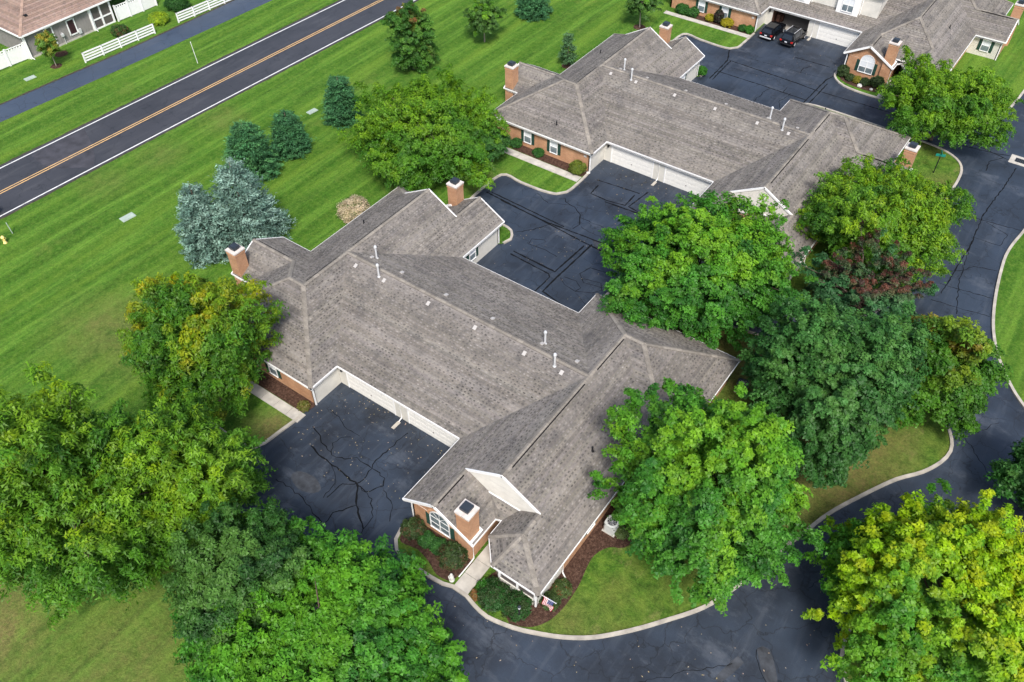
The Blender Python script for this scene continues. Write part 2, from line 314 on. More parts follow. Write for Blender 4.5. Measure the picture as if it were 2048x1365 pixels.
isl4 = [(37.5, 140), (36.4, 60), (35.9, 52), (35.6, 47.5), (35.15, 44), (35.1, 41.4), (35.7, 36), (36.6, 31.4), (37.8, 28), (39.6, 24.9), (41.2, 23), (45, 19.8), (58, 14), (110, 6)]
i4 = smooth_line(isl4); sheet('side_lawn', i4+[(110, 140)], LZ, M['lawn']); kerb(i4)
isl5 = [(110, -4), (60, 6), (50, 9.5), (45.5, 9.6), (42, 7.4), (39.2, 3.6), (37.2, -1), (36.4, -4.2), (36.5, -5.8), (36.9, -7.0), (37.6, -8), (39.5, -11.5), (43, -16.5), (62, -34), (110, -50)]
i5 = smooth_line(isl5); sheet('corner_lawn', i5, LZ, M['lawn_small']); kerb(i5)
# main road and path on the west lawn (they lean very slightly, as the lane does)
def strip(name, x0a, x1a, x0b, x1b, y0, y1, z, mat): return sheet(name, [(x0a, y0), (x1a, y0), (x1b, y1), (x0b, y1)], z, mat)
def RX(x, y): return x + (y-10)*.0375
def rstrip(name, xa, xb, y0, y1, z, mat): return sheet(name, [(RX(xa, y0), y0), (RX(xb, y0), y0), (RX(xb, y1), y1), (RX(xa, y1), y1)], z, mat)
rstrip('road', -59.75, -50.8, -120, 260, LZ+.006, M['road'])
rstrip('road_marking', -59.42, -59.25, -120, 260, LZ+.011, M['paint_white']); rstrip('road_marking', -51.22, -51.05, -120, 260, LZ+.011, M['paint_white'])
rstrip('road_marking', -55.30, -55.18, -120, 260, LZ+.011, M['paint_yellow']); rstrip('road_marking', -54.92, -54.80, -120, 260, LZ+.011, M['paint_yellow'])
def wobble(x, a, b, n, amp, seed):
    g = random.Random(seed); return [(RX(x, a+(b-a)*i/n)+g.uniform(-amp, amp), a+(b-a)*i/n) for i in range(n+1)]
M['patch'] = plain('old_asphalt', (.044, .044, .053), .85, .35, .8)
M['soil'] = plain('edge_soil', (.05, .042, .028), .95, .5, 3)
for xs, sd in ((-59.85, 3), (-50.72, 4)):      # bare verge along each edge of the road
    a = wobble(xs-.13, -60, 130, 260, .07, sd); b = wobble(xs+.13, -60, 130, 260, .07, sd+9)
    sheet('road_verge', a+b[::-1], LZ+.004, M['soil'])
sheet('road_patch', [(-59.4, -3.6), (-56.1, -4.1), (-55.6, -3.9), (-54.4, -3.2), (-51.7, -1.0), (-53.5, .6), (-56, 1.9), (-59.2, 3.2)], LZ+.009, M['patch'])
pa = [(-72.9, -120), (-72.5, -20), (-72.35, 0), (-71.75, 10), (-71.3, 17), (-71.1, 28), (-71.1, 38), (-70.4, 80), (-66, 260)]
pb = [(-69.6, -120), (-69, -20), (-68.75, -2), (-68.1, 8), (-67.6, 16.5), (-67.0, 30), (-66.6, 40), (-65.9, 80), (-61.5, 260)]
sheet('path', pa+pb[::-1], LZ+.006, M['path'])
mb = MB(); g = random.Random(5); y = -20.
ppx = lambda y: np.interp(y, [p[1] for p in pa], [p[0] for p in pa])
while y < 75:                                      # ragged dark cut edge of the path
    L = g.uniform(.4, 1.2); mb.box(ppx(y)-.22-g.uniform(0, .12), ppx(y)+.02, y, y+L, LZ-.05, LZ+.02); y += L*.97
tag(mb.build('path_edge', M['soil']), kind='structure')
# mulch beds
def bed(pts, z=LZ+.012): return sheet('mulch_bed', smooth_line(pts, .35, True), z, M['mulch'])
bed([(7.2, -14.9), (7.15, -16.7), (7.9, -16.8), (8.8, -16.6), (10.1, -16.9), (11.2, -17.35), (12.3, -17.15), (12.55, -16.2), (12.55, -14.9)])
bed([(14.2, -17.15), (15.0, -17.2), (15.7, -16.8), (16.9, -16.9), (17.5, -17.3), (18.6, -16.85), (19.2, -16.3), (19.7, -15.3), (19.9, -14), (19.85, -12.2), (19.55, -10.6), (19.5, -9.5), (20.0, -8.4), (20.9, -7.8), (21.3, -6.6), (21.0, -5.7), (20, -5.2), (18.4, -5), (17.5, -10), (14.5, -14.6)])
for dx, dy in ((0, 0), (.9, 41.5), (1.85, 82.7)):
    bed([(-7.05+dx, -11.0+dy), (-7.1+dx, -12.35+dy), (-8.2+dx, -12.4+dy), (-16.4+dx, -12.35+dy), (-17+dx, -11.8+dy), (-17+dx, -10.9+dy)])
for pts in ([(9.0, 67.7), (9.0, 66.3), (10, 65.5), (12, 65.1), (13.8, 65.3), (14.2, 66.4), (14.2, 67.9)], [(7.9, 26.6), (7.9, 25.2), (9.5, 24.7), (12.5, 24.5), (13.4, 25), (13.4, 26.6)]): bed(pts)
def ring(x, y, r=.8): return sheet('mulch_bed', [(x+r*math.cos(a)*g.uniform(.85, 1.1), y+r*math.sin(a)*g.uniform(.85, 1.1)) for a in np.linspace(0, 6.28, 14)[:-1]], LZ+.012, M['mulch'])
# concrete walks: each slab a part
def slabs(name, label, rects, z0=.02, z1=LZ+.05):
    w = thing(name, label, 'walkway', (rects[0][0], rects[0][2], 0))
    for (x0, x1, y0, y1) in rects:
        mb = MB(); mb.box(x0+.015, x1-.015, y0+.015, y1-.015, z0, z1); o = mb.build('slab', M['concrete'], w); o.location = (-rects[0][0], -rects[0][2], g.uniform(-.008, .008))
slabs('front_walk', 'concrete walk from the court to the front porch with dark slot above', [(12.72, 13.95, y, y+1.32) for y in (-17.38, -16.06, -14.74, -13.42, -12.1)])
slabs('side_walk', 'short concrete walk ending at the near court beside the mulch bed', [(-8.15, -6.75, -13.42, -12.42)] + [(x, x+1.5, -13.42, -12.45) for x in (-9.65, -11.15, -12.65, -14.15, -15.65)])
slabs('brick_wall_walk', 'pale concrete walk along the mulch bed between the two long roofs', [(x, x+1.62, 27.95, 29.0) for x in (-7.72, -9.34, -10.96, -12.58, -14.2, -15.82, -17.4)])
slabs('far_walk', 'concrete walk before the brick wall near the parked cars', [(x, x+1.62, 69.3, 70.2) for x in (-6.7, -8.32, -9.94, -11.56, -13.18, -14.8, -16.4, -18)])
slabs('far_porch_walk', 'concrete walk beside the far arched window, partly under a tree', [(14.4, 15.7, y, y+1.3) for y in (64.5, 65.8, 67.1, 68.4)])
# crack sealer lines on the asphalt: thin ribbons
def ribbon(mb, pts, w, z, rng, jit=.12):
    w = (w*1.1+.01) if jit < .05 else w*.8
    P = []
    for (a, b) in zip(pts[:-1], pts[1:]):
        L = math.hypot(b[0]-a[0], b[1]-a[1]); k = max(2, int(L/.35))
        for j in range(k): P.append((a[0]+(b[0]-a[0])*j/k+rng.uniform(-jit, jit)*(j > 0), a[1]+(b[1]-a[1])*j/k+rng.uniform(-jit, jit)*(j > 0)))
    P.append(pts[-1]); pl = None
    for i, p in enumerate(P):
        q = P[min(i+1, len(P)-1)]; o = P[max(i-1, 0)]; dx, dy = q[0]-o[0], q[1]-o[1]; L = math.hypot(dx, dy) or 1; ww = w*rng.uniform(.5, 1.25)/2
        l = (p[0]-dy/L*ww, p[1]+dx/L*ww, z); r = (p[0]+dy/L*ww, p[1]-dx/L*ww, z)
        if pl: mb.face([pl[1], r, l, pl[0]])
        pl = (l, r)
CR = [  # (width, wiggle, points)
 (.16, .02, [(-13.1, 20.9), (-4.2, 20.2), (.2, 19.8), (6, 19.5)]), (.14, .02, [(-10.9, 20.6), (-5, 20.35), (.3, 20.7), (6, 20.9)]), (.13, .02, [(-12.6, 21.2), (-3, 20.75)]), (.16, .02, [(.3, 19.4), (.1, 14.4), (-5, 14.6)]), (.16, .02, [(.85, 20), (.7, 14.2), (.7, 11.4), (4.8, 10.6)]),
 (.13, .03, [(-5, 14.1), (-.2, 13.8), (.1, 13.5), (.1, 10.8)]), (.16, .02, [(-1.8, 26.8), (4.6, 27.3)]), (.12, .02, [(-4.5, 29.7), (.5, 30.2)]), (.14, .02, [(.2, 29.7), (.3, 27.5), (-1.8, 27.1), (-3.8, 27.2), (-3.9, 28.9)]), (.14, .02, [(1.1, 30.9), (.7, 27.5), (5, 26.9)]),
 (.13, .12, [(-5.6, 24.9), (-5.2, 24.4), (-4, 24.2), (-2.7, 23.4), (-1.9, 22), (-2.1, 21)]), (.11, .1, [(-4.3, 20.3), (-5.3, 18.5), (-6.6, 17.1)]), (.05, .03, [(-3.5, 17.8), (-4.6, 17.2), (-4.4, 16.4), (-2.5, 16.6), (-1, 16.4)]), (.05, .03, [(1.2, 14.3), (2.5, 14.5), (3.4, 13.9), (3.2, 13.2), (1.9, 13.4), (1, 14)]),
 (.06, .03, [(4.2, 17.2), (2.6, 16.9), (2.2, 15.6), (3.2, 14.7), (5, 15.1)]), (.05, .03, [(3.2, 13.2), (4.6, 13.9), (5.2, 14.8), (4.6, 15.6), (3, 15.2)]), (.05, .06, [(3.4, 13), (5, 12.2), (5.3, 11)]), (.11, .08, [(2.4, 27), (2, 25), (2.2, 24)]), (.06, .1, [(-2.5, 23), (.5, 23), (2.4, 24), (5, 23.7)]), (.12, .03, [(2.4, 24.2), (2, 21.2)]), (.06, .1, [(-1.6, 21.8), (-.4, 21.5), (.8, 21.6), (1.4, 21)]), (.07, .1, [(-8.5, 23.9), (-6.5, 23.1), (-4.5, 24.2)]),
 (.07, .12, [(-5.6, -10.8), (-4.1, -11.1), (-3.4, -11.4), (-1.7, -11.4)]), (.10, .12, [(-5.5, -12.9), (-4.0, -13.5), (-2.2, -14.1), (-1.1, -13.8), (-.4, -13.1), (1.3, -13.2), (2.7, -13.3), (3.1, -13.9), (2.6, -14.9), (1.4, -15.1)]), (.18, .08, [(-4.2, -14.4), (-2.6, -14.7), (-.7, -14.8), (1.4, -15.0), (2.6, -16.4), (4.4, -17.6)]),
 (.11, .1, [(1.3, -13.2), (1, -12.4), (1.1, -10.9), (1.3, -8.9)]), (.10, .1, [(1.3, -13.2), (1.4, -14.7), (.4, -15.6), (.3, -17.2)]), (.08, .12, [(-1.6, -14.8), (-.8, -15.2), (-.1, -15.9), (.1, -17.4)]), (.10, .1, [(-4.1, -18.3), (-2.3, -18.2), (-.9, -18.4), (1.5, -19)]), (.08, .12, [(-2.2, -14.1), (-3, -13.2), (-2.8, -12.4), (-2.2, -11.9)]), (.09, .12, [(1.4, -15), (3.2, -15.3), (4.3, -16.4), (4.6, -18)]), (.1, .1, [(2.6, -16.4), (1.6, -17.9), (1.8, -19.5)]), (.07, .1, [(3.4, -14.2), (4.8, -14.8), (5.6, -16)]),
 (.16, .06, [(31.5, 33), (31.8, 42.2), (31.5, 47.9), (32, 54.4), (32.2, 58.5)]), (.09, .08, [(28.2, 46.5), (29.9, 46.5), (32, 46.8), (35.5, 47.3)]), (.07, .08, [(31.7, 43.4), (34.2, 43.5), (34.4, 45.7), (32.1, 46.6)]), (.09, .08, [(29.7, 35.6), (32, 37.3), (33, 38.8), (35, 39.4)]), (.09, .08, [(31, 34.4), (32.9, 34.6), (35.6, 35.1)]), (.09, .08, [(31, 31.6), (33.1, 31.9), (36.1, 32.4)]), (.16, .08, [(25.5, 60.9), (27.8, 60.5), (31.2, 59.7)]), (.14, .08, [(25, 59.4), (29.7, 60.2), (31, 60.6)]), (.12, .1, [(30.5, 59.8), (29.4, 58), (29.6, 56)]), (.1, .1, [(31.8, 42.2), (32.3, 36), (33.5, 31)]),
 (.13, .03, [(-4.5, 62.4), (5.4, 61.9), (7.8, 61.6), (14.5, 61.8), (22, 61.9)]), (.13, .03, [(-4.4, 58.9), (1.2, 58.9), (4.7, 58.8), (7.8, 58.7)]), (.16, .03, [(-5.6, 64.9), (-4.6, 62.2), (-4.4, 56.6)]), (.14, .03, [(-4.2, 62.4), (-4.0, 56.6)]), (.15, .03, [(7.6, 57), (7.8, 64.8), (8.2, 66.2)]), (.13, .03, [(8.2, 57), (8.3, 64)]), (.05, .05, [(-2.4, 64.4), (3.3, 64.7), (7.3, 65)]), (.12, .03, [(2.3, 68.1), (7, 68.2)]), (.09, .12, [(2.5, 54.7), (2.6, 57.6), (2.9, 58.7)]), (.08, .12, [(5.8, 55.1), (5.1, 56.3), (5.5, 59.1)]), (.09, .1, [(4.4, 64.4), (4.3, 66), (5, 67)]), (.1, .05, [(4.6, 58.9), (4.5, 60.2)]), (.05, .1, [(-3.5, 60.8), (0, 61), (3.5, 61.6)]),
 (.05, .15, [(24, -20), (26, -16.5), (28.5, -13.5), (31, -11)]), (.06, .1, [(31.9, -9.2), (32.4, -10), (33.4, -10.9)]), (.06, .15, [(36, 14), (38.5, 17.5), (40, 20)]), (.05, .1, [(33, -3), (35, 3), (38, 8)]), (.06, .1, [(38, 17), (41, 14), (44, 12)])]
mb = MB(); rng = random.Random(8)
for k, (w, j, pts) in enumerate(CR): ribbon(mb, pts, w, .004+.0004*(k % 7), rng, j)
tag(mb.build('crack_sealer', M['crack']), kind='stuff')
for pts in ([(31.9, -9.1), (32.6, -8.7), (33.9, -10.4), (33.3, -10.8)], [(30.5, -12.6), (30.9, -12.7), (31.6, -10.5), (31.1, -10.3)], [(.6, 20.6), (1.6, 19.6), (2.8, 19.6), (3.4, 20.2), (2.4, 21.1), (1.2, 20.9)], [(-3.4, -17.4), (-2, -17.9), (-.8, -17.5), (-.6, -16.9), (-1.8, -16.4), (-3.2, -16.7)]):
    sheet('asphalt_patch', smooth_line(pts, .3, True), .002, plain('worn_patch', (.042, .047, .056), .9, .5, 1.3))
# litter of fallen leaves on the asphalt near the garages and kerbs
mb = MB(); rng = random.Random(21)
for (x0, x1, y0, y1, n) in ((-6.4, 6.2, -16, -8.2, 150), (-6, 7, 24, 33, 110), (7, 37, -24, 0, 260), (-6, 6, 9, 20, 80), (-4, 8, 60, 74, 60)):
    for _ in range(n):
        x, y = rng.uniform(x0, x1), y1-(y1-y0)*rng.random()**1.5 if x0 < 0 else rng.uniform(y0, y1); a = rng.uniform(0, 3.1); s = rng.uniform(.018, .045); l = s*rng.uniform(1, 2.2); tn = rng.uniform(.6, 1.2)
        c, sn = math.cos(a), math.sin(a); mb.face([(x+c*l, y+sn*l, .012), (x-sn*s, y+c*s, .02), (x-c*l, y-sn*l, .012), (x+sn*s, y-c*s, .02)], (tn, tn*rng.uniform(.85, 1), tn*rng.uniform(.6, 1)))
def tone_mat(name, col, rough=.9):
    t = NT(name); at = t.n('ShaderNodeAttribute', attribute_name='tone'); return t.fin(t.mix(1, at.outputs['Color'], col, 'MULTIPLY'), rough)
M['litter'] = tone_mat('dry_litter', (.33, .29, .22))
tag(mb.build('fallen_leaves', M['litter']), kind='stuff')
# ------------------------------------------------------------------ buildings
HE, HR, HL, P = 2.73, 6.23, 4.39, .574
ZX = HE+P*3.2
def clip(poly, c, lo):
    """Sutherland-Hodgman against v>=c (lo) or v<=c."""
    out = []; n = len(poly)
    for i in range(n):
        a, b = poly[i], poly[(i+1) % n]; ia = (a[1] >= c) if lo else (a[1] <= c); ib = (b[1] >= c) if lo else (b[1] <= c)
        if ia: out.append(a)
        if ia != ib:
            t = (c-a[1])/(b[1]-a[1]); out.append((a[0]+t*(b[0]-a[0]), c))
    return out
def inside(p, poly):
    r = False; n = len(poly); x, y = p
    for i in range(n):
        x0, y0 = poly[i]; x1, y1 = poly[(i+1) % n]
        if (y0 > y) != (y1 > y) and x < (x1-x0)*(y-y0)/(y1-y0)+x0: r = not r
    return r
def frame_of(pts):
    P3 = [Vector(p) for p in pts]; n = Vector((0, 0, 0))
    for i in range(len(P3)): n += P3[i].cross(P3[(i+1) % len(P3)])
    n.normalize()
    if n.z < 0: n = -n
    s = Vector((0, 0, -1)); s = (s-n*s.dot(n)).normalized(); a = s.cross(n).normalized()
    return P3[0], a, s, n
def shingle_face(mb, pts, rng, row=.30, pitch=.42, tabs=True):
    """courses of shingles lapped over a roof plane: each course a tilted strip with its own lip, plus raised dark tabs."""
    o, a, s, n = frame_of(pts); q = [((Vector(p)-o).dot(a), (Vector(p)-o).dot(s)) for p in pts]
    to3 = lambda u, v, h: o+a*u+s*v+n*h
    v0 = min(p[1] for p in q); v1 = max(p[1] for p in q); v = v1
    shr = q; k = 0
    while v > v0+.02:
        lo = max(v0, v-row); st = clip(clip(q, lo, True), v, False); k += 1
        if len(st) >= 3:
            g = rng.uniform(.78, 1.14); tone = (g, g*rng.uniform(.985, 1.01), g*rng.uniform(.97, 1.03)); us = [p[0] for p in st if abs(p[1]-v) < 1e-4]
            hh = lambda w: .008+.028*(w-lo)/row
            mb.face([to3(x, y, hh(y)) for x, y in st], tone)
            if len(us) >= 2:
                x0, x1 = min(us), max(us); mb.face([to3(x0, v, .036), to3(x1, v, .036), to3(x1, v, 0), to3(x0, v, 0)], tuple(c*.8 for c in tone))
            if tabs and len(us) >= 2:
                um = min(p[0] for p in st); ux = max(p[0] for p in st); u = um+((k % 2)*.5+rng.uniform(-.1, .1))*pitch
                while u < ux:
                    w = rng.uniform(.12, .22); ta, tb = v-row*.60, v-row*.18; c = [(u, ta), (u+w, ta), (u+w, tb), (u, tb)]
                    if all(inside((x+e*.06, y), q) for x, y in c for e in (-1, 1)):
                        pt = to3(u, ta, 0); nz = math.sin(pt.x*.9+pt.y*.4)+math.sin(pt.y*1.1-pt.x*.3+2)+math.sin(pt.x*.31+pt.y*.23); d = (rng.uniform(.46, .84)-.05*nz) if rng.random() < .66 else rng.uniform(1.02, 1.32); tn = (d, d, d*1.04); h = lambda y: hh(y)+.014
                        T = [to3(x, y, h(y)) for x, y in c]; B = [to3(x, y, hh(y)) for x, y in c]
                        mb.face(T, tn); mb.face([T[3], T[2], B[2], B[3]], tn); mb.face([T[2], T[1], B[1], B[2]], tn); mb.face([T[0], T[3], B[3], B[0]], tn)
                    u += pitch*rng.uniform(.9, 1.1)
        v -= row
def caps_along(lines, parent, rng, single, mat, step=.5):
    """ridge cap shingles folded over every ridge and hip; one object each where they can be told apart."""
    allmb = MB(); cnt = 0
    for (a, b) in lines:
        a = Vector(a); b = Vector(b); L = (b-a).length; d = (b-a)/L; sd = d.cross(Vector((0, 0, 1))).normalized(); up = sd.cross(d)
        k = max(1, int(L/step)); flat = abs(d.z) < .05
        dz = .17*.50 if flat else .17*.36
        for i in range(k):
            p = a+d*(L*(i+.5)/k); hl = L/k/2+.03; g = rng.uniform(.95, 1.42); tn = (g, g*.985, g*.95); mb = MB() if single else allmb
            e = .062
            def q(x, y, h): return (d*x+sd*y+up*(h+.01)) + (Vector((0, 0, 0)) if single else p)
            A, B, C = q(-hl, -.19, -dz+e), q(-hl, 0, e), q(-hl, .19, -dz+e); A2, B2, C2 = q(hl, -.19, -dz+e+.02), q(hl, 0, e+.02), q(hl, .19, -dz+e+.02)
            mb.face([A, B, B2, A2], tn); mb.face([B, C, C2, B2], tn)
            dn = lambda w: w-up*.03
            mb.face([A2, B2, dn(B2), dn(A2)], tn); mb.face([B2, C2, dn(C2), dn(B2)], tn); mb.face([A, A2, dn(A2), dn(A)], tn); mb.face([C2, C, dn(C), dn(C2)], tn)
            if single:
                o = mb.build('ridge_cap', mat, parent); o.location = p; cnt += 1
    if not single: tag(allmb.build('ridge_cap', mat, parent), kind='stuff')
def window(parent, x, y, ang, w, h, z0, shutters=True, arch=False, twin=False, shade=True, name='window'):
    """ang: direction the window faces (radians, 0 = -Y). Built facing -Y at origin."""
    fr = MB(); t = .07; dp = .05
    fr.bar((-w/2, -dp/2, 0), (-w/2, -dp/2, h), t, dp+.06, (0, 1, 0)); fr.bar((w/2, -dp/2, 0), (w/2, -dp/2, h), t, dp+.06, (0, 1, 0))
    fr.bar((-w/2-.05, -dp/2, 0), (w/2+.05, -dp/2, 0), dp+.10, t, (0, 0, 1))
    if not arch: fr.bar((-w/2-.035, -dp/2, h), (w/2+.035, -dp/2, h), dp+.06, t, (0, 0, 1))
    fr.bar((-w/2, -dp/2, h*.5), (w/2, -dp/2, h*.5), .05, .05, (0, 0, 1))
    if twin: fr.bar((0, -dp/2, 0), (0, -dp/2, h), .08, .07, (0, 1, 0))
    if arch:
        fr.bar((-w/2, -dp/2, h), (w/2, -dp/2, h), dp, .05, (0, 0, 1)); pr = None
        for k in range(13):
            a = math.pi*k/12; c = (-math.cos(a)*w/2, -dp/2, h+math.sin(a)*w/2)
            if pr: fr.bar(pr, c, t, dp+.05, (0, 1, 0), ext=.01)
            pr = c
        for a in (45, 90, 135): fr.bar((0, -dp/2, h), (math.cos(R(a))*w/2, -dp/2, h+math.sin(R(a))*w/2), .03, .03, (0, 1, 0))
    f = fr.build(name, M['trim'], parent); f.location = (x, y, z0); f.rotation_euler = (0, 0, ang)
    xs = ((-w/2, 0), (0, w/2)) if twin else ((-w/2, w/2),)
    for (a, b) in xs:
        for (za, zb, mm) in ((0, h*.5, M['glass']), (h*.5, h, M['blind'] if shade else M['glass'])):
            pm = MB(); pm.box(a+.02, b-.02, -.03, .01, za+.02, zb-.02); pm.build('pane', mm, f)
    if arch:
        pm = MB(); pm.face([(-math.cos(math.pi*k/12)*w/2, -.03, h+math.sin(math.pi*k/12)*w/2) for k in range(13)]); pm.build('pane', M['blind'] if shade else M['glass'], f)
        br = MB()
        for k in range(16):
            a = math.pi*(k+.5)/16; c = Vector((-math.cos(a), 0, math.sin(a)))
            br.bar(Vector((0, -.012, h))+c*(w/2+.06), Vector((0, -.012, h))+c*(w/2+.27), .15*(w/1.8), .05, (0, 1, 0), tone=(1, 1, 1) if k not in (7, 8) else (1.6, 1.9, 2.2))
        br.build('brick_arch', M['brick'], f)
    if shutters:
        for sg in (-1, 1):
            sm = MB(); cx = sg*(w/2+.24); sm.box(cx-.19, cx+.19, -.035, .0, -.02, h+.02)
            for k in range(int(h/.13)): sm.box(cx-.15, cx+.15, -.05, -.034, .08+k*.13, .15+k*.13)
            sm.build('shutter', M['shutter'], f)
    return f
def garage_door(parent, x, y, ang, w, h, nsec=4):
    fr = MB(); fr.box(-w/2-.12, -w/2, -.06, .02, 0, h+.12); fr.box(w/2, w/2+.12, -.06, .02, 0, h+.12); fr.box(-w/2, w/2, -.06, .02, h, h+.12)
    f = fr.build('garage_door', M['trim'], parent); f.location = (x, y, 0); f.rotation_euler = (0, 0, ang)
    for k in range(nsec):
        pm = MB(); z0, z1 = k*h/nsec+.012, (k+1)*h/nsec-.012; pm.box(-w/2, w/2, -.02, .02, z0, z1); m = 8
        for j in range(m): pm.box(-w/2+w*j/m+.07, -w/2+w*(j+1)/m-.07, -.03, -.02, z0+.09, z1-.09)
        pm.build('panel', M['garage'], f)
    hd = MB(); hd.box(-.06, .06, -.05, -.03, h*.30, h*.34); hd.build('handle', M['black'], f)
    return f
def pipe_tube(parent, name, x, y, z0, h, r, mat, cap=True):
    mb = MB(); mb.tube([(0, 0, -.3), (0, 0, h)], r, 10)
    if cap: mb.tube([(0, 0, h-.02), (0, 0, h+.10), (0, 0, h+.2)], [r*1.6, r*1.7, r*1.1], 10); mb.tube([(0, 0, .0), (0, 0, .06)], r*1.7, 10)
    else: mb.tube([(0, 0, -.1), (0, 0, .08)], [r*2.4, r*1.2], 10)
    o = mb.build(name, mat, parent); o.location = (x, y, z0); return o
def chimney(parent, x, y, z1, w=1.12):
    mb = MB(); mb.box(-w/2, w/2, -w/2, w/2, 0, z1-.14); mb.box(-w/2-.04, w/2+.04, -w/2-.04, w/2+.04, z1-.42, z1-.28)
    c = mb.build('chimney', M['brick'], parent); c.location = (x, y, 0)
    mb = MB(); mb.box(-w/2-.07, w/2+.07, -w/2-.07, w/2+.07, z1-.14, z1); mb.build('chimney_crown', M['cap_stone'], c)
    mb = MB(); mb.box(-.30, .30, -.30, .30, z1, z1+.14); mb.box(-.36, .36, -.36, .36, z1+.15, z1+.36); mb.box(-.28, .28, -.28, .28, z1+.36, z1+.40); mb.build('flue_cap', M['metal_dark'], c)
    return c
def wing_faces(s, yn, ya, hip):
    hy = 13.6 if hip else (12.4 if yn > 14.5 else 11.7); gy = 8.05 if hip else 11.25
    zc = 3.04 if hip else 3.2; xw = 12.75-((zc-2.44)/P)*1.0+.05 if hip else 11.47; xw = 11.75 if hip else xw; xp = 13.85 if hip else 14.08; cy = hy if hip else 11.25
    J, A, Q, G = (12.6, 0, HR), (12.6, 5.39, HR), (14.3, 5.39, HR), (12.6, -gy, HR)
    F = [[A, J, (6.5, 8.42, HE), (6.5, 11.49, HE)], [A, (6.5, 11.49, HE), (20.4, 11.49, HE), Q], [Q, (20.4, 11.49, HE), (20.4, 5.69, HE), (17.2, 2.49, ZX)],
         [(18.7, -.71, HE), (22.46, -.71, HE), (22.46, 2.49, ZX), (17.2, 2.49, ZX), Q, A], [(22.46, 5.69, HE), (20.4, 5.69, HE), (17.2, 2.49, ZX), (22.46, 2.49, ZX)],
         [A, (18.7, -.71, HE), (18.7, -yn, HE), (15.8, -ya, HL)] + ([(15.8, -11.25, HL)] if ya > 11.3 else []) + [G],
         [J, (6.5, -8.42, HE), (6.5, -15.09, HE), (9.4, -15.09, HL), (9.4, -11.25, HL), G],
         [(9.4, -11.25, HL), (9.4, -15.09, HL), (12.8, -15.09, 2.44), (12.8, -hy, 2.44), (xw, -cy, zc)],
         [(15.8, -11.25, HL), (xp, -cy, zc), (13.4, -hy, HE), (13.4, -(yn-1.7), HE)] + [(15.8, -ya, HL)]*(ya > 11.3),
         [(15.8, -ya, HL), (13.4, -(yn-1.7), HE), (14.9, -yn, HE)], [(15.8, -ya, HL), (14.9, -yn, HE), (18.7, -yn, HE)]]
    if hip: F += [[G, (9.4, -11.25, HL), (xw, -cy, zc), (xp, -cy, zc), (15.8, -11.25, HL)]]
    else: F += [[(xw, -11.25, zc), (12.8, -hy, 2.44), (13.4, -hy, HE)], [(xw, -11.25, zc), (13.4, -hy, HE), (xp, -11.25, zc)]]
    caps = [(J, A), (A, Q), (J, G), (A, (6.5, 11.49, HE)), (Q, (20.4, 11.49, HE)), (Q, (17.2, 2.49, ZX)), ((17.2, 2.49, ZX), (22.46, 2.49, ZX)), ((9.4, -11.25, HL), (9.4, -15.09, HL)),
            ((15.8, -ya, HL), (13.4, -(yn-1.7), HE)), ((15.8, -ya, HL), (14.9, -yn, HE)), ((15.8, -ya, HL), (18.7, -yn, HE))]
    if ya > 11.3: caps.append(((15.8, -11.25, HL), (15.8, -ya, HL)))
    if hip: caps += [(G, (9.4, -11.25, HL)), (G, (15.8, -11.25, HL))]
    eaves = [[(6.5, -8.42, HE), (6.5, -15.09, HE)], [(12.8, -15.09, 2.44), (12.8, -hy, 2.44)], [(12.8, -hy, 2.44), (13.4, -hy, HE)], [(13.4, -hy, HE), (13.4, -(yn-1.7), HE), (14.9, -yn, HE), (18.7, -yn, HE), (18.7, -.71, HE), (22.46, -.71, HE)],
             [(22.46, 5.69, HE), (20.4, 5.69, HE), (20.4, 11.49, HE), (6.5, 11.49, HE), (6.5, 8.42, HE)]]
    rakes = [[(6.5, -15.09, HE), (9.4, -15.09, HL), (12.8, -15.09, 2.44)], [(22.46, -.71, HE), (22.46, 2.49, ZX), (22.46, 5.69, HE)]]
    if hip: eaves.append([(xw, -cy, zc), (xp, -cy, zc)])
    T = lambda p: (s*p[0], s*p[1], p[2])
    m = lambda LL: [[T(p) for p in l] for l in LL]
    foot = [(6.5, 8.42), (6.5, 11.49), (20.4, 11.49), (20.4, 5.69), (22.12, 5.69), (22.12, -.71), (18.7, -.71), (18.7, -yn), (14.9, -yn), (13.4, -(yn-1.7)), (13.4, -hy), (12.8, -hy), (12.8, -14.74), (6.5, -14.74), (6.5, -8.42)]
    return dict(F=m(F), caps=[(T(a), T(b)) for a, b in caps], eaves=m(eaves), rakes=m(rakes), foot=[(s*x, s*y) for x, y in foot], hy=hy, xw=xw, xp=xp, zc=zc)
